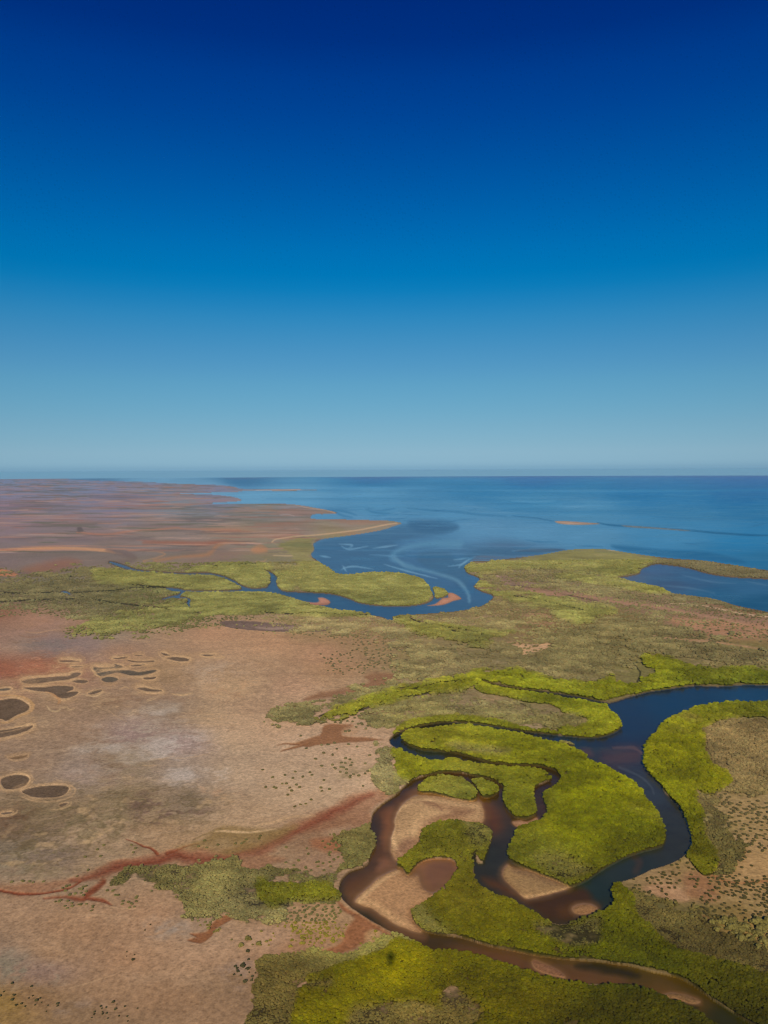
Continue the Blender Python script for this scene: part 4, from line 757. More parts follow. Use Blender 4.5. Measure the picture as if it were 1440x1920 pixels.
    for y, x0, x1, a in [(919,830,1440,.4),(926,560,760,.35),(939,960,1040,.5),(940,1080,1200,.35),(932,880,1080,.35),(948,1000,1150,.35),(915,600,800,.3)]:
        sw('l', [(x0,y),((x0+x1)/2,y+1.5),(x1,y)], [.4,1.5,.4], (112,166,198), a, 2, 2)
    for y, x0, x1, a in [(935,500,900,.3),(957,940,1250,.4),(967,1340,1440,.5),(961,1050,1230,.3),(905,480,900,.3),(910,1100,1440,.25),(918,480,640,.35)]:
        sw('l', [(x0,y),((x0+x1)/2,y+1.5),(x1,y+1)], [.5,2,.5], (44,112,158), a, 2.5, 2)
    for pts, w in [([(685,954),(700,960),(720,963),(745,964)],[1,2,2,1]),([(690,953),(715,957),(740,953)],[1,1.5,.8]),([(765,953),(800,956),(820,958)],[1,1.8,1]),([(810,957),(860,960),(900,965),(950,968)],[1,2.2,2,1]),([(630,957),(650,960),(668,966)],[1,2,1]),([(600,955),(625,958),(640,966),(660,970)],[1,2,2,1])]:
        sw('l', pts, w, (60,116,156), .7, 1.5, 2)
    for i in range(26):
        r = random.Random(i + 5); x = r.uniform(600, 900); y = r.uniform(950, 985)
        L = r.uniform(8, 26)
        sw('l', [(x-L, y+r.uniform(-2,2)), (x, y), (x+L, y+r.uniform(-2,2))], [.2,.9,.2], (54,106,148) if i % 2 else LT, .55, 1.0, 2)
    # seagrass flat in the bay (dark) and the pale tidal channels that cross it
    sw('p', [(595,1040),(590,1022),(620,1010),(690,1000),(755,985),(790,978),(840,985),(858,990),(830,1000),(780,1008),(740,1020),(760,1035),(730,1045),(740,1060),(780,1075),(820,1095),(850,1115),(800,1090),(760,1078),(640,1078),(610,1060)], 0, (68,103,134), .8, 5, 6)
    sw('p', [(770,976),(830,975),(860,985),(845,998),(800,1000),(770,990)], 0, DK, .6, 4, 5)
    sw('p', [(860,1050),(900,1030),(985,1030),(1010,1040),(905,1055),(890,1070),(880,1085),(870,1100),(840,1085),(800,1065),(780,1045),(800,1035),(840,1035)], 0, (68,102,130), .75, 4, 5)
    sw('l', [(860,1020),(800,1020),(750,1030),(735,1045),(750,1055),(775,1062)], [8,5,4,4,3,1.5], (94,142,172), .8, 4, 4)
    sw('l', [(740,1045),(760,1062),(790,1068),(850,1085),(870,1100),(878,1115),(880,1128)], [3,3,3,3,3.5,3,2], (100,142,168), .75, 2.5, 2)
    for pts in [[(635,1020),(660,1022),(655,1028)],[(640,1068),(660,1062),(700,1067)],[(720,1058),(760,1070),(820,1085)],[(600,1042),(620,1045)],[(700,1028),(745,1022)],[(840,1062),(865,1058),(880,1048)],[(850,1050),(880,1046)],[(860,1065),(870,1055),(892,1043)],[(835,1112),(812,1106)],[(960,1033),(1000,1031),(1040,1032)],[(640,1024),(655,1030),(690,1024)],[(642,1060),(650,1072)]]:
        sw('l', pts, [.4,1.8,.4], (118,160,186), .8, 1.2, 2)
    sw('p', [(965,1035),(985,1030),(1040,1029),(1060,1031),(1020,1036)], 0, (70,84,104), .8, 1.5, 2)
    sw('p', [(885,1050),(900,1042),(960,1044),(1010,1040),(960,1048),(900,1062),(880,1062)], 0, (104,104,116), .8, 2, 2)
    sw('l', [(1120,980),(1150,985),(1230,990),(1300,995),(1340,999),(1400,1003),(1440,1004)], [1,1.5,1,1.4,1.8,2,1], (28,84,124), .75, 1.2, 1)
    sw('l', [(960,967),(990,970),(1010,972),(1040,978)], [.8,1,1.2,1], (44,96,136), .6, 1, 1)
    sw('p', [(1150,1022),(1240,1030),(1330,1035),(1400,1055),(1330,1052),(1230,1042),(1165,1032)], 0, (34,88,128), .6, 3, 4)
    for pts in [[(960,1026),(985,1028),(1000,1022)],[(985,1012),(1010,1016),(1045,1016)],[(1080,1023),(1130,1025)],[(1280,1018),(1310,1022)],[(1400,990),(1440,980)]]:
        sw('l', pts, [.3,1.2,.3], (50,104,144), .6, 1.2, 2)
    lg = S.field([(1220,1065,70,98,132),(1300,1085,60,94,128),(1400,1100,52,96,132),(1420,1130,34,82,116),(1250,1095,64,84,112),(1170,1084,84,96,116),(1350,1115,44,88,122)], 3, 3, 6) * (1 + .06 * fbm(S.wx * .3, S.wy, 120, 4, 83))[..., None]
    for pts in [[(1240,1098),(1290,1102),(1340,1112)],[(1280,1078),(1330,1090),(1380,1094)],[(1400,1090),(1440,1098)]]:
        lg = mix(lg, (88,122,150), S.line(pts, [.5,1.6,.5], 1.5, 2) * .6)
    rc = S.field([(1420,1300,30,60,88),(1250,1320,30,56,82),(1180,1360,34,54,78),(1100,1330,36,56,78),(1060,1390,34,54,72),(900,1362,36,56,74),(760,1385,34,46,58),(800,1420,32,48,60),(900,1440,36,42,50),(1040,1450,40,40,46),
        (1200,1420,40,48,66),(1230,1480,40,50,66),(1270,1540,36,42,52),(1270,1590,34,38,46),(1180,1630,28,36,44),(1120,1670,24,36,44),(1130,1700,26,34,40),(1010,1470,44,38,44),(1014,1520,50,40,44),(980,1560,36,38,46),(920,1600,32,34,40),(900,1650,34,34,38),(950,1500,44,40,44),
        (860,1455,52,42,44),(780,1470,52,44,48),(720,1515,50,42,46),(705,1560,48,40,44),(700,1600,58,40,38),(660,1640,56,40,38),(645,1670,38,34,34),(680,1705,40,34,32),(760,1750,62,44,36),(820,1775,52,38,32),(900,1785,64,46,38),(960,1800,72,50,40),
        (1020,1830,60,42,32),(1100,1825,76,54,40),(1150,1825,70,50,36),(1200,1830,58,44,32),(1240,1850,66,48,32),(1300,1880,56,42,28),(1360,1910,32,32,28),(920,1540,56,42,42),(905,1520,84,58,50)], 1.4, 3, 8) * (1 + .05 * fbm(S.wx, S.wy, 60, 4, 85))[..., None]
    rc = (rc + np.where((S.PY > 1400)[..., None], np.array([13, 13, 9.]), np.array([7, 8, 8.]))).astype(np.float32)
    def rs(kind, pts, w, rgb, a, soft=5, rag=5):
        nonlocal rc
        m = (S.poly(pts, soft, rag) if kind == 'p' else S.line(pts, w, soft, rag)) * a
        rc = mix(rc, rgb, m)
    rs('p', [(1130,1410),(1180,1400),(1205,1405),(1195,1425),(1160,1435),(1135,1430)], 0, (78,64,70), .75, 12, 8)
    rs('p', [(1085,1405),(1105,1402),(1115,1415),(1100,1418)], 0, (84,68,72), .7, 5, 5)
    rs('l', [(1150,1402),(1190,1402),(1203,1414)], [1,2,2], (104,84,84), .7, 2.5, 3)
    rs('l', [(1160,1438),(1190,1450),(1215,1470),(1225,1490)], [1,1.4,1.4,.6], (84,92,100), .55, 2, 3)
    rs('l', [(1165,1600),(1190,1608),(1195,1622),(1190,1632)], [3,4,5,3], (58,48,48), .6, 6, 4)
    rs('l', [(1188,1608),(1196,1618),(1190,1635)], [3,4,3], (66,54,50), .7, 6, 4)
    # brown water over sand
    rs('p', [(715,1515),(745,1520),(738,1560),(735,1600),(742,1628),(715,1650),(690,1668),(668,1690),(652,1680),(648,1655),(690,1632),(702,1610),(716,1575),(710,1545)], 0, (96,66,50), .75, 10, 6)
    rs('p', [(725,1525),(745,1515),(740,1560),(733,1590),(722,1580),(718,1550)], 0, (136,88,64), .75, 9, 5)
    rs('p', [(720,1605),(750,1610),(745,1625),(730,1632),(712,1640),(705,1625)], 0, (138,94,72), .6, 6, 5)
    rs('p', [(660,1650),(700,1655),(690,1670),(670,1685),(655,1675)], 0, (98,66,48), .6, 7, 5)
    rs('l', [(670,1696),(700,1712),(745,1742),(800,1758)], [4,5,6,5], (106,72,54), .7, 6, 4)
    rs('p', [(890,1508),(915,1508),(935,1530),(940,1550),(925,1565),(915,1548),(905,1535)], 0, (92,60,48), .7, 9, 6)
    rs('p', [(765,1488),(795,1470),(830,1462),(800,1478),(780,1495)], 0, (132,98,76), .6, 5, 4)
    rs('p', [(740,1500),(770,1480),(780,1492),(755,1512)], 0, (92,64,54), .6, 6, 5)
    rs('p', [(905,1645),(930,1650),(950,1660),(985,1686),(1000,1695),(960,1685),(920,1662)], 0, (86,54,40), .75, 7, 5)
    rs('p', [(990,1686),(1060,1668),(1095,1668),(1110,1690),(1125,1700),(1110,1715),(1060,1728),(1030,1722),(1000,1700)], 0, (66,44,34), .85, 9, 6)
    rs('p', [(1050,1700),(1085,1695),(1075,1715),(1050,1715)], 0, (84,56,42), .6, 8, 6)
    rs('p', [(760,1645),(775,1625),(800,1608),(850,1606),(866,1625),(858,1650),(838,1675),(812,1680),(790,1665)], 0, (126,88,66), 1, 3, 2)
    rs('p', [(798,1628),(815,1615),(843,1615),(854,1628),(846,1645),(832,1658),(815,1664),(805,1652)], 0, (112,78,62), .9, 6, 4)
    rs('p', [(820,1785),(880,1775),(940,1780),(1000,1800),(1060,1810),(1100,1820),(1180,1835),(1180,1848),(1100,1838),(1040,1825),(980,1815),(920,1800)], 0, (92,62,48), .75, 10, 8)
    rs('p', [(1080,1808),(1130,1808),(1200,1824),(1190,1832),(1130,1824),(1085,1815)], 0, (38,36,36), .8, 5, 4)
    rs('p', [(1190,1845),(1250,1850),(1300,1868),(1310,1885),(1250,1880),(1215,1862)], 0, (88,64,44), .7, 9, 6)
    rs('p', [(1255,1872),(1280,1874),(1310,1888),(1290,1890),(1262,1880)], 0, (34,36,30), .75, 3, 3)
    for k, (pts, rgb, lab, soft) in enumerate(BARS[:7]):
        sd = S.poly(pts, 1, 3.5, raw=True)
        reach = (17, 18, 13, 11, 5, 12, 9)[k]
        rc = mix(rc, (104, 76, 56), np.clip(1 + sd / reach, 0, 1) * .85); rc = mix(rc, (138, 104, 78), np.clip(1 + sd / (reach * .4), 0, 1) ** 1.5 * .8)
    for i in range(46):                                          # tidal streaks and wind lanes over the bay
        r = random.Random(i + 70); y = 925 + 130 * r.random(); x = r.uniform(560, 1400); L = r.uniform(14, 70) * (.6 + (y - 900) / 140)
        sw('l', [(x - L, y + r.uniform(-2, 2)), (x, y + r.uniform(-1, 1)), (x + L, y + r.uniform(-2.5, 2.5))], [.2, .5 + (y - 920) / 130, .2], LT if i % 2 else (52,108,150), r.uniform(.2, .5), 1.4, 3)
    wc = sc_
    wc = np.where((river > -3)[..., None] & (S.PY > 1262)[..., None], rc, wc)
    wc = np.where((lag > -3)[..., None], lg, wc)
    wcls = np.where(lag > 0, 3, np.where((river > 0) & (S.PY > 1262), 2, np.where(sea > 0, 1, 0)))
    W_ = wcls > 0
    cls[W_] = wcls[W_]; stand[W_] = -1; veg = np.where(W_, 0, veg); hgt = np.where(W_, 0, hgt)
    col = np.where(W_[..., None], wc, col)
    # ---- bars of sand in the waters
    rip = np.sin((S.wx * .8 + S.wy * .6) / 1.3 + S.n20 * 5) * .5 + .5
    for k, (pts, rgb, lab, soft) in enumerate(BARS):
        sd = S.poly(pts, 1, 2.6 if k < 7 else 1.2, raw=True)
        m = np.clip(sd / (soft * 2.0) + .5, 0, 1)
        base = np.array(rgb, np.float32)
        c = (base * (1 + .06 * S.n20 + .05 * S.n60)[..., None]).astype(np.float32)
        c = mix(c, base * .86, np.clip(S.n60 * 2, 0, 1)); c = mix(c, base * 1.10, np.clip(-S.n60 * 2 - .1, 0, 1))
        c = mix(c, base * np.array([.72,.66,.62]), np.clip(1 - sd / (soft * 9), 0, 1) ** 2 * .5 * (sd > 0))
        if k == 0:
            c = mix(c, (214,176,128), S.line([(752,1600),(738,1575),(737,1550),(748,1522),(775,1505),(810,1500)], [2,3.5,2.5,2.5,2,1], 4, 3) * .85)
            c = mix(c, (124,90,66), S.poly([(800,1506),(850,1512),(890,1520),(870,1532),(820,1545),(790,1565),(785,1545),(800,1530),(835,1522),(810,1512)], 7, 4) * .75)
            c = mix(c, (200,162,118), S.line([(800,1498),(850,1506),(895,1512)], [1,2,3], 4, 3) * .6); c = mix(c, (204,166,120), S.poly([(795,1520),(835,1514),(845,1522),(820,1534),(800,1545),(780,1570),(765,1570),(775,1540)], 7, 5) * .55)
            c = mix(c, (104,72,56), S.line([(758,1508),(790,1504),(815,1508),(830,1520)], [1,1.5,1.5,2], 2.5, 2) * .45)
            c = mix(c, (122,86,66), S.poly([(748,1590),(765,1575),(782,1575),(775,1592),(755,1606),(745,1605)], 6, 5) * .6)
        if k == 1:
            c = mix(c, (210,172,124), S.line([(745,1634),(715,1655),(690,1676),(676,1690)], [2,2.5,3.5,3.5], 5, 3) * .8)
            c = mix(c, (198,160,114), S.poly([(672,1690),(700,1690),(740,1715),(780,1740),(750,1738),(710,1712)], 6, 5) * .45)
        if k == 2:
            c = mix(c, (120,92,66), S.poly([(965,1624),(1000,1636),(1045,1650),(1060,1660),(1030,1655),(990,1645),(965,1636)], 5, 4) * .6)
            c = mix(c, (190,152,106), S.line([(975,1676),(985,1682),(1010,1678),(1040,1671),(1066,1664)], [1,2,2,2,1], 2, 2) * .7)
        if k < 9: m = m * (S.wsd > -6)
        col = mix(col, c, m)
        on = (m > .5)
        cls[on] = 20 + k; veg = np.where(on, 0, veg); stand[on] = -1
        hgt = np.where(on, .12 + .3 * np.clip(sd / (soft * 8), 0, 1) + .06 * (rip - .5), hgt)
    # ---- scattered scrub: how thickly single shrubs stand
    sh = np.zeros((H, W), np.float32)
    for pts, a in [([(1290,1480),(1345,1492),(1440,1500),(1560,1500),(1560,1850),(1440,1800),(1340,1730),(1290,1700),(1230,1690),(1180,1665),(1250,1628),(1300,1600),(1310,1540)], .55),
                   ([(1330,1680),(1440,1650),(1560,1680),(1560,1850),(1440,1800),(1350,1740)], .9), ([(1300,1480),(1345,1500),(1380,1560),(1390,1620),(1340,1640),(1300,1600)], .5),
                   ([(1385,1606),(1440,1605),(1500,1600),(1500,1652),(1395,1650)], -.5), ([(1285,1645),(1310,1640),(1330,1660),(1340,1690),(1285,1690)], -.4), ([(1210,1665),(1280,1665),(1290,1688),(1225,1685)], -.35),
                   ([(600,1685),(640,1700),(655,1725),(650,1750),(600,1772),(560,1768),(540,1740),(525,1722),(560,1700)], .85),
                   ([(515,1700),(560,1690),(640,1690),(640,1720),(520,1735)], .35),
                   ([(20,1655),(60,1658),(110,1662),(118,1672),(60,1670),(20,1664)], .75), ([(100,1690),(140,1686),(182,1695),(180,1706),(150,1706),(105,1702)], .6),
                   ([(130,1668),(155,1662),(160,1675),(140,1680)], .8), ([(140,1652),(165,1645),(172,1655),(150,1662)], .7), ([(172,1640),(215,1636),(215,1645),(190,1650)], .5), ([(205,1660),(220,1655),(225,1680),(205,1680)], .5), ([(230,1680),(262,1682),(262,1696),(236,1698)], .7),
                   ([(375,1720),(395,1722),(395,1752),(376,1750)], .7), ([(395,1742),(412,1744),(410,1756),(398,1756)], .6), ([(345,1700),(370,1705),(365,1722),(350,1720)], .5),
                   ([(0,1840),(60,1848),(110,1880),(90,1912),(0,1900)], .16), ([(220,1790),(248,1788),(250,1806),(212,1806)], .28), ([(200,1895),(260,1895),(240,1925),(160,1925)], .18), ([(440,1812),(480,1815),(480,1860),(440,1850)], .22),
                   ([(265,1728),(290,1728),(290,1738),(268,1736)], .4), ([(420,1760),(520,1750),(600,1770),(560,1800),(500,1790),(430,1790)], .1), ([(560,1598),(700,1560),(640,1640),(560,1650)], .4),
                   ([(330,1590),(420,1575),(500,1570),(540,1590),(420,1620),(350,1610)], .22), ([(640,1440),(700,1420),(740,1470),(660,1480),(580,1500),(520,1500),(500,1450)], .09), ([(560,1380),(700,1395),(700,1440),(580,1430)], .08),
                   ([(600,1230),(700,1210),(800,1225),(780,1260),(680,1262),(640,1262)], .45), ([(560,1340),(640,1335),(700,1340),(690,1375),(600,1355)], .4), ([(330,1120),(500,1165),(640,1185),(760,1205),(700,1220),(500,1180),(360,1170)], .35),
                   ([(150,1590),(250,1585),(260,1600),(150,1605)], .12), ([(690,1745),(715,1745),(715,1768),(688,1768)], .5)]:
        sh = sh + a * S.poly(pts, 10, 8)
    sh = np.clip(sh, 0, 1) * (cls != 1) * (cls != 2) * (cls != 3) * (cls < 20)
    return dict(col=np.clip(col, 0, 255), cls=cls, h=hgt.astype(np.float32), veg=veg.astype(np.float32), blend=blend.astype(np.float32), vcol=np.clip(vcol, 0, 255), stand=stand, shrub=sh.astype(np.float32))
# ---------------------------------------------------------------- helpers
def tag(o, label=None, cat=None, kind=None, group=None):
    if label: o['label'] = label
    if cat: o['category'] = cat
    if kind: o['kind'] = kind
    if group: o['group'] = group
    return o
def new_mat(name):
    m = bpy.data.materials.new(name); m.use_nodes = True
    t = m.node_tree; t.nodes.clear()
    o = t.nodes.new('ShaderNodeOutputMaterial'); p = t.nodes.new('ShaderNodeBsdfPrincipled')
    t.links.new(p.outputs[0], o.inputs[0])
    return m, t, p
def node(t, typ, **k):
    n = t.nodes.new(typ)
    for a, b in k.items():
        if a in n.inputs: n.inputs[a].default_value = b
        else: setattr(n, a, b)
    return n
LIT = np.array([0.715, 0.74, 0.85], np.float32)        # what flat white ground sends back under this sun and sky
HAZE_TONE = np.array([0.160, 0.325, 0.47], np.float32)    # tone of the air itself
def base_colour(tone, d, lit=LIT, shine=(0, 0, 0)):
    """surveyed tone (linear) -> base colour: the air and the surface's sky shine are taken back out"""
    T = np.exp(-HAZE * d)[..., None]
    return np.clip((tone - HAZE_TONE * (1 - T)) / T - np.asarray(shine), 0.003, 1) / lit
def lin(c):
    c = np.asarray(c, np.float32) / 255.0
    return np.where(c <= 0.04045, c / 12.92, ((c + 0.055) / 1.055) ** 2.4)

# ---------------------------------------------------------------- materials
def ground_material():
    m, t, p = new_mat('salt_flat_soil')
    L = t.links.new
    at = node(t, 'ShaderNodeAttribute', attribute_name='cover')
    geo = node(t, 'ShaderNodeNewGeometry')
    n1 = node(t, 'ShaderNodeTexNoise', Scale=0.55, Detail=6.0, Roughness=0.65); L(geo.outputs['Position'], n1.inputs['Vector'])
    n2 = node(t, 'ShaderNodeTexNoise', Scale=0.09, Detail=5.0, Roughness=0.6); L(geo.outputs['Position'], n2.inputs['Vector'])
    vo = node(t, 'ShaderNodeTexVoronoi', Scale=0.45); L(geo.outputs['Position'], vo.inputs['Vector'])
    r1 = node(t, 'ShaderNodeMapRange'); r1.inputs[1].default_value = .3; r1.inputs[2].default_value = .7; r1.inputs[3].default_value = .68; r1.inputs[4].default_value = 1.34; L(n1.outputs[0], r1.inputs[0])
    r2 = node(t, 'ShaderNodeMapRange'); r2.inputs[1].default_value = .3; r2.inputs[2].default_value = .7; r2.inputs[3].default_value = .96; r2.inputs[4].default_value = 1.04; L(n2.outputs[0], r2.inputs[0])
    r3 = node(t, 'ShaderNodeMapRange'); r3.inputs[1].default_value = .0; r3.inputs[2].default_value = .35; r3.inputs[3].default_value = .72; r3.inputs[4].default_value = 1.0; L(vo.outputs['Distance'], r3.inputs[0])
    a = node(t, 'ShaderNodeMath', operation='MULTIPLY'); L(r1.outputs[0], a.inputs[0]); L(r2.outputs[0], a.inputs[1])
    b = node(t, 'ShaderNodeMath', operation='MULTIPLY'); L(a.outputs[0], b.inputs[0]); L(r3.outputs[0], b.inputs[1])
    mx = node(t, 'ShaderNodeVectorMath', operation='SCALE'); L(at.outputs['Color'], mx.inputs[0]); L(b.outputs[0], mx.inputs['Scale'])
    L(mx.outputs[0], p.inputs['Base Color'])
    bp = node(t, 'ShaderNodeBump', Strength=0.5, Distance=0.35); L(n1.outputs[0], bp.inputs['Height']); L(bp.outputs[0], p.inputs['Normal'])
    p.inputs['Roughness'].default_value = 0.95; p.inputs['Specular IOR Level'].default_value = 0.1
    return m
def water_material(name, rough, spec, scale, strength):
    m, t, p = new_mat(name)
    L = t.links.new
    at = node(t, 'ShaderNodeAttribute', attribute_name='cover')
    geo = node(t, 'ShaderNodeNewGeometry')
    mp = node(t, 'ShaderNodeMapping'); mp.inputs['Scale'].default_value = (1, 1.6, 1); mp.inputs['Rotation'].default_value = (0, 0, 0.5); L(geo.outputs['Position'], mp.inputs[0])
    n1 = node(t, 'ShaderNodeTexNoise', Scale=scale, Detail=4.0, Roughness=0.6); L(mp.outputs[0], n1.inputs['Vector'])
    n2 = node(t, 'ShaderNodeTexNoise', Scale=scale * .07, Detail=4.0, Roughness=0.6); L(mp.outputs[0], n2.inputs['Vector'])
    r = node(t, 'ShaderNodeMapRange'); r.inputs[1].default_value = .3; r.inputs[2].default_value = .7; r.inputs[3].default_value = .88; r.inputs[4].default_value = 1.12; L(n2.outputs[0], r.inputs[0])
    mx = node(t, 'ShaderNodeVectorMath', operation='SCALE'); L(at.outputs['Color'], mx.inputs[0]); L(r.outputs[0], mx.inputs['Scale'])
    L(mx.outputs[0], p.inputs['Base Color'])
    bp = node(t, 'ShaderNodeBump', Strength=strength, Distance=0.2); L(n1.outputs[0], bp.inputs['Height']); L(bp.outputs[0], p.inputs['Normal'])
    rr = node(t, 'ShaderNodeMapRange'); rr.inputs[1].default_value = .3; rr.inputs[2].default_value = .7; rr.inputs[3].default_value = rough * .7; rr.inputs[4].default_value = rough * 1.3; L(n2.outputs[0], rr.inputs[0])
    L(rr.outputs[0], p.inputs['Roughness'])
    p.inputs['IOR'].default_value = 1.33; p.inputs['Specular IOR Level'].default_value = spec
    return m
M_ground = ground_material()
M_sea = water_material('sea_water', 0.35, 0.22, 0.12, 0.5)
M_creek = water_material('creek_water', 0.2, 0.3, 0.8, 0.25)
def sand_material():
    m = ground_material(); m.name = 'rippled_sand'; t = m.node_tree; L = t.links.new; p = t.nodes['Principled BSDF']
    geo = node(t, 'ShaderNodeNewGeometry'); w = node(t, 'ShaderNodeTexWave', Scale=0.33, Distortion=14.0, Detail=3.0)
    w.inputs['Detail Scale'].default_value = .35
    mp = node(t, 'ShaderNodeMapping'); mp.inputs['Rotation'].default_value = (0, 0, .9); L(geo.outputs['Position'], mp.inputs[0]); L(mp.outputs[0], w.inputs['Vector'])
    src = p.inputs['Base Color'].links[0].from_socket
    r = node(t, 'ShaderNodeMapRange'); r.inputs[3].default_value = .94; r.inputs[4].default_value = 1.05; L(w.outputs['Fac'], r.inputs[0])
    mx = node(t, 'ShaderNodeVectorMath', operation='SCALE'); L(src, mx.inputs[0]); L(r.outputs[0], mx.inputs['Scale']); L(mx.outputs[0], p.inputs['Base Color'])
    b0 = p.inputs['Normal'].links[0].from_node
    b2 = node(t, 'ShaderNodeBump', Strength=.25, Distance=.12); L(w.outputs['Fac'], b2.inputs['Height']); L(b0.outputs[0], b2.inputs['Normal']); L(b2.outputs[0], p.inputs['Normal'])
    return m
M_sand = sand_material()
M_mud = ground_material(); M_mud.name = 'damp_mud'; M_mud.node_tree.nodes['Principled BSDF'].inputs['Specular IOR Level'].default_value = 0.02

# ---------------------------------------------------------------- the lattice of the surveyed wedge
STEP = 1.4
rows = np.concatenate([893.72 + np.array([0.0, .12, .3, .55, .85, 1.2, 1.6, 2.05, 2.55, 3.1, 3.7, 4.4, 5.2, 6.1]), np.arange(901.1, 1300, 1.3), np.arange(1300, 2075, STEP)])
tt = (rows - HORY) / FPX
wyr = REARTH * (tt - np.sqrt(np.maximum(tt * tt - 2 * CAMH / REARTH, 0)))
wyr = wyr * 1.0
cols = np.concatenate([np.arange(-330, -40, 3.2), np.arange(-40, 1482, STEP), np.arange(1482, 1790, 3.2)])
# ray through column px on the level line: X/Y constant down a column
uc = (cols - 720) / FPX * 1.03
WX = uc[None, :] * wyr[:, None]; WY = np.repeat(wyr[:, None], len(cols), 1)
S = Sheet(WX, WY)
R = compose(S)
H_, W_ = WX.shape
Z = -(WX ** 2 + WY ** 2) / (2 * REARTH) + R['h'] + np.where((R['cls'] == 0) | (R['cls'] >= 80), 0.25 * S.n60 + .1 * S.n20 * S.cap(6), 0)
VCO = np.stack([WX, WY, Z], -1).reshape(-1, 3).astype(np.float32)
litter_shade = R['veg'][..., None] * (R['cls'] < 1)[..., None]
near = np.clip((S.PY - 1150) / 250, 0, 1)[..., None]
colr = R['col'] * (1 - (0.24 + .16 * (R['veg'][..., None] > .2)) * (litter_shade + .4 * (R['stand'][..., None] >= 0) * (R['blend'][..., None] > .5) * (R['cls'] < 1)[..., None]).clip(0, 1) * near)          # shade under the crowns, painted into the leaf litter and mud colour
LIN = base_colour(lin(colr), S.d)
wet = (R['cls'] >= 1) & (R['cls'] <= 3)
LIN = np.where(wet[..., None], base_colour(lin(colr), S.d, LIT, np.where((R['cls'] == 2)[..., None], np.array((.001, .002, .014)) + np.array((.004, .024, .044)) * np.clip((1620 - S.PY) / 330, 0, 1)[..., None], np.array((.004, .014, .03)))), LIN)
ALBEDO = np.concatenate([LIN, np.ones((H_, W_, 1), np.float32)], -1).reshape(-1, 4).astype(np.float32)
q = (np.arange(H_ - 1)[:, None] * W_ + np.arange(W_ - 1)[None, :])
# rows run towards the eye (y falls), columns to +x: counter-clockwise seen from above
QUADS = np.stack([q, q + W_, q + W_ + 1, q + 1], -1).reshape(-1, 4).astype(np.int64)
QC = R['cls'][:-1, :-1].reshape(-1)

def grid_part(sel, name, mat):
    f = QUADS[sel]
    used, inv = np.unique(f.ravel(), return_inverse=True)
    me = bpy.data.meshes.new(name)
    me.vertices.add(len(used)); me.vertices.foreach_set('co', VCO[used].ravel())
    nf = len(f)
    me.loops.add(nf * 4); me.loops.foreach_set('vertex_index', inv.astype(np.int32).ravel())
    me.polygons.add(nf); me.polygons.foreach_set('loop_start', np.arange(0, nf * 4, 4, dtype=np.int32)); me.polygons.foreach_set('loop_total', np.full(nf, 4, np.int32))
    me.polygons.foreach_set('use_smooth', np.ones(nf, bool))
    me.update(calc_edges=True)
    a = me.attributes.new('cover', 'FLOAT_COLOR', 'POINT'); a.data.foreach_set('color', ALBEDO[used].ravel())
    me.materials.append(mat)
    o = bpy.data.objects.new(name, me); C.objects.link(o)
    return o
SEA_L = 'blue sea and bay with pale shoals reaching to the horizon'
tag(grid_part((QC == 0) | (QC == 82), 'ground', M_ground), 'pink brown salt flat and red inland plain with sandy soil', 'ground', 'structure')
tag(grid_part(QC == 1, 'sea', M_sea), SEA_L, 'sea', 'structure')
tag(grid_part(QC == 2, 'river', M_creek), 'dark blue tidal river looping between mangroves, brown where shallow', 'river', 'structure')
tag(grid_part(QC == 3, 'lagoon_water', M_sea), 'dark blue lagoon cut off from the sea by the olive spit', 'lagoon', 'structure')
for lab, txt in [(80, 'long rust red mud drain with thin side arms crossing the flat'), (81, 'brown mud inlet with twig like fingers west of the thin meander'),
                 (83, 'small brown mud spill below the olive thicket'), (84, 'bare reddish mud margin beside the lowest creek bend')]:
    if (QC == lab).any(): tag(grid_part(QC == lab, 'mud_channel', M_mud), txt, 'mud channel', 'structure')
for k, (pts, rgb, lab, soft) in enumerate(BARS):
    if (QC == 20 + k).any(): tag(grid_part(QC == 20 + k, 'sandbar', M_sand), lab, 'sandbar', 'structure', 'sandbars in the creeks and bay')
for k, (pts, lab) in enumerate(PANS):
    if (QC == 100 + k).any(): tag(grid_part(QC == 100 + k, 'salt_pan', M_mud), lab, 'salt pan', 'structure', 'salt pans on the tidal flat')

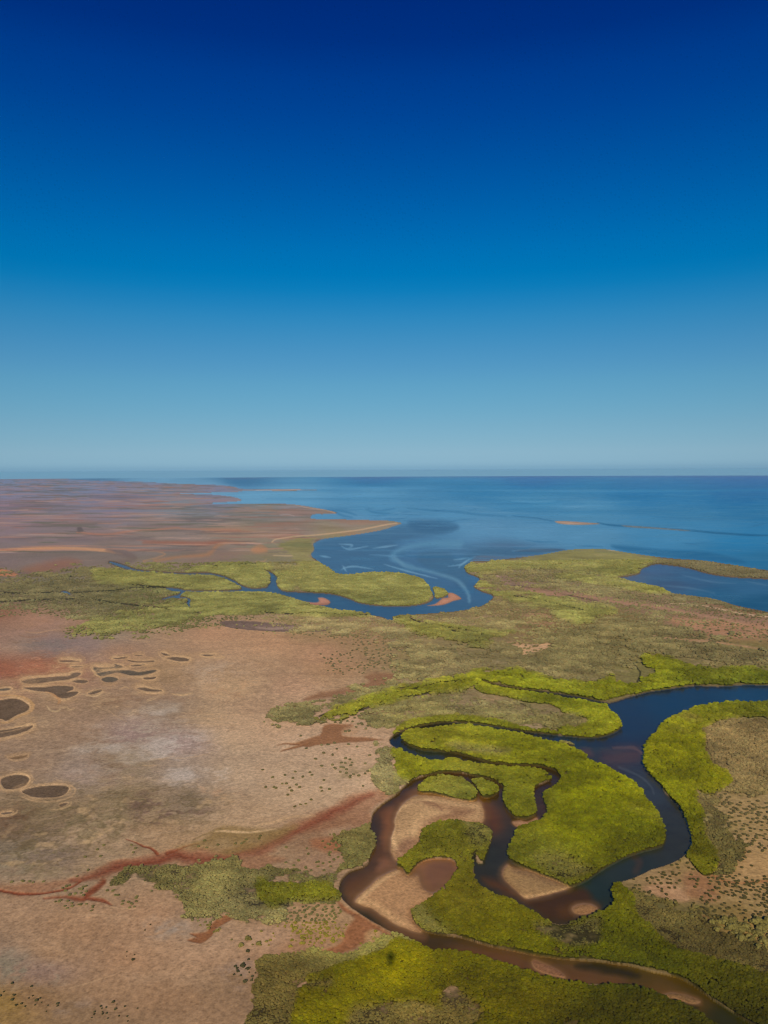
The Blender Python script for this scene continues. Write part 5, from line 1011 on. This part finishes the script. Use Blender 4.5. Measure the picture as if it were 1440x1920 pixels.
# the rest of the disc, beyond the surveyed wedge: coarser rings, same soils and sea
def outer_disc():
    rad = np.array([0, 60, 120, 200, 320, 500, 800, 1300, 2100, 3400, 5500, 9000, 14000, 22000, 34000, 50400], float)
    na = 120
    V = [(0, 0, -1.0)]; colv = [lin([132, 108, 80]) * 1.3]; F = []
    for r in rad[1:]:
        for a in range(na):
            th = 2 * math.pi * a / na
            x, y = r * math.sin(th), r * math.cos(th)
            V.append((x, y, -r * r / (2 * REARTH) - 1.5 - r * r * 2e-8))
            seaside = (0.6 < th < math.pi * .78) and r > 1500
            c = [34, 100, 148] if seaside else ([120, 96, 92] if r > 6000 else [134, 106, 80])
            colv.append(lin(c) * 1.3)
    for a in range(na): F.append((0, 1 + a, 1 + (a + 1) % na))
    for i in range(len(rad) - 2):
        b = 1 + i * na
        for a in range(na):
            F.append((b + a, b + na + a, b + na + (a + 1) % na, b + (a + 1) % na))
    me = bpy.data.meshes.new('surrounding_plain'); me.from_pydata(V, [], F)
    for p in me.polygons: p.use_smooth = True
    at = me.attributes.new('cover', 'FLOAT_COLOR', 'POINT')
    at.data.foreach_set('color', np.concatenate([np.array(colv), np.ones((len(colv), 1))], 1).astype(np.float32).ravel())
    me.materials.append(M_ground)
    # faces under the fine wedge are left out
    o = bpy.data.objects.new('terrain', me); C.objects.link(o)
    bm = bmesh.new(); bm.from_mesh(me)
    kill = [f for f in bm.faces if all(v.co.y > 190 and abs(v.co.x) < v.co.y * 0.70 for v in f.verts)]
    bmesh.ops.delete(bm, geom=kill, context='FACES'); bm.normal_update()
    for f in bm.faces:
        if f.normal.z < 0: f.normal_flip()
    bm.to_mesh(me); bm.free()
    tag(o, 'surrounding plain and sea outside the surveyed estuary', 'terrain', 'structure')
outer_disc()

# ---------------------------------------------------------------- crowns of the mangroves
def foliage_material(name):
    m, t, p = new_mat(name)
    L = t.links.new
    at = node(t, 'ShaderNodeAttribute', attribute_name='tint'); at.attribute_type = 'INSTANCER'
    geo = node(t, 'ShaderNodeNewGeometry')
    n1 = node(t, 'ShaderNodeTexNoise', Scale=2.2, Detail=4.0, Roughness=0.7); L(geo.outputs['Position'], n1.inputs['Vector'])
    r = node(t, 'ShaderNodeMapRange'); r.inputs[1].default_value = .3; r.inputs[2].default_value = .7; r.inputs[3].default_value = .75; r.inputs[4].default_value = 1.25; L(n1.outputs[0], r.inputs[0])
    mx = node(t, 'ShaderNodeVectorMath', operation='SCALE'); L(at.outputs['Color'], mx.inputs[0]); L(r.outputs[0], mx.inputs['Scale'])
    L(mx.outputs[0], p.inputs['Base Color'])
    p.inputs['Roughness'].default_value = 0.8; p.inputs['Specular IOR Level'].default_value = 0.08
    return m
M_crown = foliage_material('mangrove_foliage')

def crown_group():
    g = bpy.data.node_groups.new('mangrove_crowns', 'GeometryNodeTree')
    g.interface.new_socket('Geometry', in_out='INPUT', socket_type='NodeSocketGeometry')
    g.interface.new_socket('Geometry', in_out='OUTPUT', socket_type='NodeSocketGeometry')
    L = g.links.new; N = g.nodes.new
    gi = N('NodeGroupInput'); go = N('NodeGroupOutput')
    variants = []
    for v in range(4):
        ico = N('GeometryNodeMeshIcoSphere'); ico.inputs['Radius'].default_value = 1.0; ico.inputs['Subdivisions'].default_value = 4 if v < 2 else 3
        pos = N('GeometryNodeInputPosition')
        nz = N('ShaderNodeTexNoise'); nz.noise_dimensions = '4D'; nz.inputs['W'].default_value = v * 7.3; nz.inputs['Scale'].default_value = 2.3; nz.inputs['Detail'].default_value = 4.0; nz.inputs['Roughness'].default_value = .7
        L(pos.outputs[0], nz.inputs['Vector'])
        mr = N('ShaderNodeMapRange'); mr.inputs[1].default_value = .3; mr.inputs[2].default_value = .7; mr.inputs[3].default_value = .55; mr.inputs[4].default_value = 1.35; L(nz.outputs[0], mr.inputs[0])
        sc = N('ShaderNodeVectorMath'); sc.operation = 'SCALE'; L(pos.outputs[0], sc.inputs[0]); L(mr.outputs[0], sc.inputs['Scale'])
        ml = N('ShaderNodeVectorMath'); ml.operation = 'MULTIPLY_ADD'; ml.inputs[1].default_value = (1, 1, .6); ml.inputs[2].default_value = (0, 0, .55); L(sc.outputs[0], ml.inputs[0])
        sp = N('GeometryNodeSetPosition'); L(ico.outputs['Mesh'], sp.inputs['Geometry']); L(ml.outputs[0], sp.inputs['Position'])
        sm = N('GeometryNodeSetMaterial'); sm.inputs['Material'].default_value = M_crown; L(sp.outputs[0], sm.inputs['Geometry'])
        variants.append(sm)
    g2i = N('GeometryNodeGeometryToInstance')
    for s_ in variants: L(s_.outputs[0], g2i.inputs[0])
    iop = N('GeometryNodeInstanceOnPoints'); L(gi.outputs[0], iop.inputs['Points']); L(g2i.outputs[0], iop.inputs['Instance']); iop.inputs['Pick Instance'].default_value = True
    def att(name, typ):
        n = N('GeometryNodeInputNamedAttribute'); n.data_type = typ; n.inputs['Name'].default_value = name; return n.outputs['Attribute']
    L(att('variant', 'INT'), iop.inputs['Instance Index']); L(att('turn', 'FLOAT_VECTOR'), iop.inputs['Rotation']); L(att('grow', 'FLOAT_VECTOR'), iop.inputs['Scale'])
    L(iop.outputs[0], go.inputs[0])
    return g
G_crown = crown_group()

rs = np.random.RandomState(11)
def scatter(K, y_from, y_to, smin):
    """jittered lattice of spots whose spacing grows with distance (K * d), never under smin metres"""
    out = []
    d = dist_of(np.float64(y_to)); dmax = dist_of(np.float64(y_from))
    while d < dmax:
        s = max(smin, K * d)
        half = d * 0.70
        n = int(2 * half / s)
        x = -half + (np.arange(n) + rs.rand(n)) * s
        y = d + (rs.rand(n) - .5) * s * 1.1
        out.append(np.stack([x, y, np.full(n, s)], 1))
        d += s * 1.0
    return np.concatenate(out)
def lookup(x, y):
    cx = (x / y) / 1.03 * FPX + 720
    j = np.rint(np.interp(cx, cols, np.arange(len(cols)), left=-9, right=len(cols) + 9)).astype(int)
    i = np.rint(np.interp(-y, -wyr, np.arange(len(wyr)))).astype(int)
    ok = (j >= 0) & (j < W_) & (i >= 0) & (i < H_)
    return np.clip(i, 0, H_ - 1), np.clip(j, 0, W_ - 1), ok

def stuff_points(name, P, size, tint, label, cat):
    n = len(P)
    me = bpy.data.meshes.new(name); me.vertices.add(n); me.vertices.foreach_set('co', P.astype(np.float32).ravel())
    a = me.attributes.new('variant', 'INT', 'POINT'); a.data.foreach_set('value', rs.randint(0, 4, n).astype(np.int32))
    tr = np.zeros((n, 3), np.float32); tr[:, 2] = rs.rand(n) * 6.28; tr[:, 0] = (rs.rand(n) - .5) * .5; tr[:, 1] = (rs.rand(n) - .5) * .5
    a = me.attributes.new('turn', 'FLOAT_VECTOR', 'POINT'); a.data.foreach_set('vector', tr.ravel())
    gr = np.stack([size * (0.85 + .4 * rs.rand(n)), size * (0.85 + .4 * rs.rand(n)), size * (.75 + .55 * rs.rand(n))], 1).astype(np.float32)
    a = me.attributes.new('grow', 'FLOAT_VECTOR', 'POINT'); a.data.foreach_set('vector', gr.ravel())
    a = me.attributes.new('tint', 'FLOAT_COLOR', 'POINT'); a.data.foreach_set('color', np.concatenate([tint, np.ones((n, 1))], 1).astype(np.float32).ravel())
    me.materials.append(M_crown)
    o = bpy.data.objects.new(name, me); C.objects.link(o)
    md = o.modifiers.new('crowns', 'NODES'); md.node_group = G_crown
    return tag(o, label, cat, 'stuff')

LITV = np.array([0.95, 0.93, 1.25], np.float32)      # crowns stand up into the sun behind the eye
pts = np.concatenate([scatter(0.0017, 1055, 1185, 1.0), scatter(0.0023, 1185, 2070, 0.7)])
I, J, ok = lookup(pts[:, 0], pts[:, 1])
veg = R['veg'][I, J]; st = R['stand'][I, J]
keep = ok & (st >= 0) & (rs.rand(len(pts)) < np.minimum(veg * 1.05, .95)) & (S.wsd[I, J] < np.where(S.PY[I, J] < 1190, -1.6, -.8))
pts, I, J, st, veg = pts[keep], I[keep], J[keep], st[keep], veg[keep]
tint = base_colour(lin(R['vcol'][I, J]), S.d[I, J], LITV)
var_ = np.clip((S.PY[I, J] - 1080) / 350, .35, 1)[:, None]; tint *= 1 + .4 * var_ * (rs.rand(len(pts), 1) - .5); tint[:, 0] *= 0.93 + .14 * rs.rand(len(pts))
bl = R['blend'][I, J]
size = pts[:, 2] * (.66 + .40 * rs.rand(len(pts)) ** 3) * (1 + .25 * S.n20[I, J])
size *= np.where(bl < .4, .82, 1.0)
big = rs.rand(len(pts)) < .03; size = np.where(big, size * 1.5, size)
farish = np.clip((1210 - S.PY[I, J]) / 50, 0, 1); size = size * (1 + .05 * farish)
PZ = -(pts[:, 0] ** 2 + pts[:, 1] ** 2) / (2 * REARTH) + .6 + (np.where(bl > .5, .7, .1) + .9 * S.n20[I, J] + .6 * S.n3[I, J] + .35 * rs.rand(len(pts))) * (1 - .75 * farish)
PP = np.stack([pts[:, 0], pts[:, 1], PZ], 1)
print('crowns', len(PP))
for k, (kind, dens, o_, lab, soft) in enumerate(STANDS):
    m = st == k
    if m.sum() > 3: stuff_points('mangrove_stand', PP[m], size[m], tint[m], lab, 'mangroves')

# ---------------------------------------------------------------- single shrubs on the open flats
def shrub_mesh(seed):
    r = random.Random(seed)
    bm = bmesh.new()
    for k in range(r.randint(5, 7)):                                 # low dome of leafy clumps
        a = r.uniform(0, 6.28); d = 0 if k == 0 else r.uniform(.35, .62)
        rad = r.uniform(.42, .58) if k == 0 else r.uniform(.28, .42)
        res = bmesh.ops.create_icosphere(bm, subdivisions=2, radius=rad)
        c = Vector((math.cos(a) * d, math.sin(a) * d, .55 if k == 0 else r.uniform(.32, .45)))
        for v in res['verts']:
            n = v.co.normalized(); v.co = v.co * r.uniform(.78, 1.22); v.co.z *= .9; v.co += c
    for k in range(4):                                               # stems
        a = k * 1.57 + r.uniform(-.4, .4)
        res = bmesh.ops.create_cone(bm, cap_ends=False, segments=4, radius1=.045, radius2=.03, depth=.5)
        rot = Matrix.Translation((math.cos(a) * .14, math.sin(a) * .14, .15)) @ Matrix.Rotation(a, 4, 'Z') @ Matrix.Rotation(.45, 4, 'Y')
        bmesh.ops.transform(bm, matrix=rot, verts=res['verts'])
    me = bpy.data.meshes.new('shrub'); bm.to_mesh(me); bm.free()
    return me
def shrub_material(name, rgb):
    m, t, p = new_mat(name)
    L = t.links.new
    geo = node(t, 'ShaderNodeNewGeometry'); oi = node(t, 'ShaderNodeObjectInfo')
    n1 = node(t, 'ShaderNodeTexNoise', Scale=2.5, Detail=4.0, Roughness=0.7); L(geo.outputs['Position'], n1.inputs['Vector'])
    r = node(t, 'ShaderNodeMapRange'); r.inputs[1].default_value = .3; r.inputs[2].default_value = .7; r.inputs[3].default_value = .6; r.inputs[4].default_value = 1.3; L(n1.outputs[0], r.inputs[0])
    r2 = node(t, 'ShaderNodeMapRange'); r2.inputs[3].default_value = .75; r2.inputs[4].default_value = 1.25; L(oi.outputs['Random'], r2.inputs[0])
    a = node(t, 'ShaderNodeMath', operation='MULTIPLY'); L(r.outputs[0], a.inputs[0]); L(r2.outputs[0], a.inputs[1])
    mx = node(t, 'ShaderNodeVectorMath', operation='SCALE'); mx.inputs[0].default_value = rgb; L(a.outputs[0], mx.inputs['Scale'])
    L(mx.outputs[0], p.inputs['Base Color']); p.inputs['Roughness'].default_value = .85; p.inputs['Specular IOR Level'].default_value = .08
    return m
M_shrub = {z: shrub_material('shrub_leaves_' + z, tuple(lin(c) / LITV)) for z, c in {'olive': (112, 99, 56), 'yellow': (126, 112, 46), 'dark': (70, 64, 44)}.items()}
SH = {(z, s): None for z in M_shrub for s in range(5)}
for z in M_shrub:
    for s in range(5):
        me = shrub_mesh(s * 3 + 1); me.materials.append(M_shrub[z]); SH[(z, s)] = me
ZONES = [  # survey box, leaves, label, group, size
((1150, 1440, 1660, 2100), 'olive', 'round olive shrub dotted over the sandy clearing', 'shrubs dotted over the sandy clearing', 1.3),
((500, 1660, 720, 1810), 'yellow', 'yellow green shrub in the speckled patch beside the bend', 'shrubs in the speckled patch by the bend', .62),
((0, 1600, 300, 1720), 'olive', 'olive shrub lining the arms of the red mud drain', 'shrubs along the red mud drain', .9),
((300, 1540, 560, 1780), 'olive', 'olive shrub at the ragged edge of the olive thicket', 'shrubs at the edge of the olive thicket', .85),
((0, 1720, 330, 2100), 'dark', 'dark shrub scattered alone on the bare flat', 'lone shrubs on the bare flat', .55),
((330, 1760, 700, 2100), 'dark', 'dark shrub on the pale flat before the olive fringe', 'shrubs before the grey olive fringe', .8)]
sp_ = scatter(0.0052, 1100, 2070, 1.3)
I, J, ok = lookup(sp_[:, 0], sp_[:, 1])
dens = R['shrub'][I, J] * (1 - np.clip(R['veg'][I, J] * 1.3, 0, 1))
clump = np.clip(.75 + S.n20[I, J] * 1.1, .15, 1.3)
k_ = ok & (rs.rand(len(sp_)) < dens * clump)
sp_, I, J = sp_[k_], I[k_], J[k_]
px, py = S.PX[I, J], S.PY[I, J]
rest = []; n_single = 0
order = np.argsort(sp_[:, 1])
vis = lambda a, b: 0 < a < 1440 and b < 1925
single = set()
for idx in order:
    if len(single) >= 300: break
    if not vis(px[idx], py[idx]): continue
    for zi, zz in enumerate(ZONES):
        b = zz[0]
        if b[0] <= px[idx] < b[2] and b[1] <= py[idx] < b[3]:
            single.add(idx); break
rnd = random.Random(5)
for idx in single:
    zz = next(z for z in ZONES if z[0][0] <= px[idx] < z[0][2] and z[0][1] <= py[idx] < z[0][3])
    x, y, s = sp_[idx]
    o = bpy.data.objects.new('mangrove_shrub', SH[(zz[1], rnd.randint(0, 4))]); C.objects.link(o)
    sc_ = s * .62 * zz[4] * (rnd.uniform(.6, 1.2) if rnd.random() < .7 else rnd.uniform(1.2, 1.9))
    o.location = (x, y, VCO[I[idx] * W_ + J[idx]][2] - .03); o.rotation_euler = (0, 0, rnd.uniform(0, 6.28)); o.scale = (sc_ * rnd.uniform(.9, 1.25), sc_, sc_ * .95)
    b = zz[0]; q_ = (px[idx] - b[0]) / (min(b[2], 1440) - b[0]); v_ = (py[idx] - b[1]) / (min(b[3], 1920) - b[1])
    side = ('upper' if v_ < .36 else ('lower' if v_ > .68 else 'middle')) + (' left' if q_ < .36 else (' right' if q_ > .66 else ' centre'))
    big_ = 'large' if sc_ > 1.9 else ('small' if sc_ < 1.05 else 'middling')
    tag(o, big_ + ' ' + zz[2] + ', ' + side, 'shrub', None, zz[3])
rest = np.array([i for i in range(len(sp_)) if i not in single])
print('shrubs', len(sp_), 'single', len(single))
P = np.stack([sp_[rest, 0], sp_[rest, 1], VCO[I[rest] * W_ + J[rest]][:, 2] - .1], 1)
olv = lin(S.field(OLIVE)[I[rest], J[rest]] * .82) / LITV
stuff_points('distant_shrubs', P, sp_[rest, 2] * np.where(sp_[rest, 1] > 620, .26, .36), olv * (.85 + .5 * rs.rand(len(rest), 1)), 'countless small olive shrubs speckling the more distant flats', 'scrub')
# ---------------------------------------------------------------- the aircraft the picture is taken from (its shadow lies on the mangroves)
def simple_mat(name, rgb, rough=.4, metal=0.0, spec=.5):
    m, t, p = new_mat(name)
    L = t.links.new
    geo = node(t, 'ShaderNodeNewGeometry'); n1 = node(t, 'ShaderNodeTexNoise', Scale=3.0, Detail=3.0); L(geo.outputs['Position'], n1.inputs['Vector'])
    r = node(t, 'ShaderNodeMapRange'); r.inputs[3].default_value = .92; r.inputs[4].default_value = 1.05; L(n1.outputs[0], r.inputs[0])
    mx = node(t, 'ShaderNodeVectorMath', operation='SCALE'); mx.inputs[0].default_value = rgb; L(r.outputs[0], mx.inputs['Scale']); L(mx.outputs[0], p.inputs['Base Color'])
    p.inputs['Roughness'].default_value = rough; p.inputs['Metallic'].default_value = metal; p.inputs['Specular IOR Level'].default_value = spec
    return m
M_white = simple_mat('white_paint', (.78, .78, .76)); M_tyre = simple_mat('black_rubber', (.03, .03, .03), .9); M_metal = simple_mat('grey_metal', (.4, .41, .42), .35, .8); M_dark = simple_mat('tinted_glass', (.03, .04, .05), .08)
def part(name, verts, faces, mat, parent, smooth=True):
    me = bpy.data.meshes.new(name); me.from_pydata(verts, [], faces)
    for p in me.polygons: p.use_smooth = smooth
    me.materials.append(mat)
    o = bpy.data.objects.new(name, me); C.objects.link(o); o.parent = parent
    return o
def loft(stations, n=14):
    """stations: (y, centre x, centre z, half width, half height, squareness)"""
    V, F = [], []
    for (y, x, z, w, h, e) in stations:
        for k in range(n):
            a = 2 * math.pi * k / n; ca, sa = math.cos(a), math.sin(a)
            V.append((x + w * math.copysign(abs(ca) ** e, ca), y, z + h * math.copysign(abs(sa) ** e, sa)))
    for i in range(len(stations) - 1):
        for k in range(n): F.append((i * n + k, i * n + (k + 1) % n, (i + 1) * n + (k + 1) % n, (i + 1) * n + k))
    F.append(tuple(range(n))); F.append(tuple(range((len(stations) - 1) * n, len(stations) * n))[::-1])
    return V, F
def foil(path, t=.12, n=12):
    """path: (x, y leading edge, z, chord, vertical?) aerofoil sections lofted together"""
    V, F = [], []
    for (x, y, z, c, up) in path:
        for k in range(n):
            a = 2 * math.pi * k / n
            u = .5 * (1 - math.cos(a)); th = math.sin(a) * t * c * (1 - .6 * u)
            V.append((x + (th if up else 0), y - u * c, z + (0 if up else th)))
    for i in range(len(path) - 1):
        for k in range(n): F.append((i * n + k, i * n + (k + 1) % n, (i + 1) * n + (k + 1) % n, (i + 1) * n + k))
    F.append(tuple(range(n))); F.append(tuple(range((len(path) - 1) * n, len(path) * n))[::-1])
    return V, F
plane = bpy.data.objects.new('aircraft', None); C.objects.link(plane); plane.location = AIRCRAFT; plane.scale = (1.25, 0.9, 1.2)
tag(plane, 'white high wing light aircraft in flight whose shadow darkens the mangroves', 'aircraft', 'thing')
part('fuselage', *loft([(4.3,0,-.75,.28,.28,1),(4.0,0,-.75,.5,.5,.9),(2.6,0,-.7,.66,.68,.7),(1.7,0,-.45,.78,.95,.6),(-2.6,0,-.4,.8,1.0,.6),(-5.0,0,-.1,.45,.62,.8),(-7.4,0,.15,.14,.28,1)]), M_white, plane)
part('wing', *foil([(-7.95,.35,.75,1.15,0),(-4,.5,.66,1.6,0),(0,.6,.6,1.95,0),(4,.5,.66,1.6,0),(7.95,.35,.75,1.15,0)]), M_white, plane)
part('tailplane', *foil([(-3.1,-6.7,.35,.8,0),(0,-6.3,.35,1.4,0),(3.1,-6.7,.35,.8,0)], .08), M_white, plane)
part('fin', *foil([(0,-5.2,.3,2.3,1),(0,-6.5,2.4,1.1,1)], .07), M_white, plane)
for s in (-1, 1):
    part('strut', *loft([(.1,s*.75,-1.0,.05,.05,1),(.05,s*3.6,.58,.05,.05,1)], 8), M_white, plane)
    for y0 in (1.15, .1, -.95):
        part('window', [(s*.775,y0,-.12),(s*.775,y0-.75,-.12),(s*.70,y0-.75,.36),(s*.70,y0,.36),(s*.80,y0,-.12),(s*.80,y0-.75,-.12),(s*.725,y0-.75,.36),(s*.725,y0,.36)],
             [(0,1,2,3),(4,5,6,7),(0,1,5,4),(2,3,7,6),(1,2,6,5),(0,3,7,4)], M_dark, plane, False)
part('windscreen', [(-.62,1.75,.1),(.62,1.75,.1),(.5,1.15,.52),(-.5,1.15,.52),(-.62,1.85,.08),(.62,1.85,.08),(.5,1.22,.56),(-.5,1.22,.56)], [(0,1,2,3),(4,5,6,7),(0,1,5,4),(2,3,7,6),(1,2,6,5),(0,3,7,4)], M_dark, plane, False)
def wheel(x, y, z, r):
    V, F = [], []
    for i, (w, rr) in enumerate([(-.1, r * .55), (-.11, r * .9), (0, r), (.11, r * .9), (.1, r * .55)]):
        for k in range(16):
            a = 2 * math.pi * k / 16; V.append((x + w, y + rr * math.cos(a), z + rr * math.sin(a)))
    for i in range(4):
        for k in range(16): F.append((i*16+k, i*16+(k+1)%16, (i+1)*16+(k+1)%16, (i+1)*16+k))
    F.append(tuple(range(16))); F.append(tuple(range(64, 80))[::-1])
    return V, F
for x, y in ((-1.7, -.9), (1.7, -.9), (0, 2.7)):
    w = part('wheel', *wheel(x, y, -2.05, .32), M_tyre, plane)
    part('landing_leg', *loft([(y - .05, x * .3, -1.2, .06, .08, 1), (y + .05, x * .93, -2.0, .05, .06, 1)], 8), M_metal, plane)
part('spinner', *loft([(4.85,0,-.75,.02,.02,1),(4.6,0,-.75,.18,.18,1),(4.3,0,-.75,.24,.24,1)], 12), M_metal, plane)
for k in range(3):
    a = k * 2.094 + .3; ca, sa = math.cos(a), math.sin(a)
    V = []
    for r_, w_ in ((.2,.08),(.7,.11),(1.3,.06)):
        for (u, v) in ((w_, .02), (-w_, .05), (-w_, -.01), (w_, -.04)): V.append((ca * r_ - sa * u, 4.5 + v, -.75 + sa * r_ + ca * u))
    F = [(0,1,2,3),(8,9,10,11)] + [(i*4+j, i*4+(j+1)%4, (i+1)*4+(j+1)%4, (i+1)*4+j) for i in range(2) for j in range(4)]
    part('propeller_blade', V, F, M_tyre, plane, False)
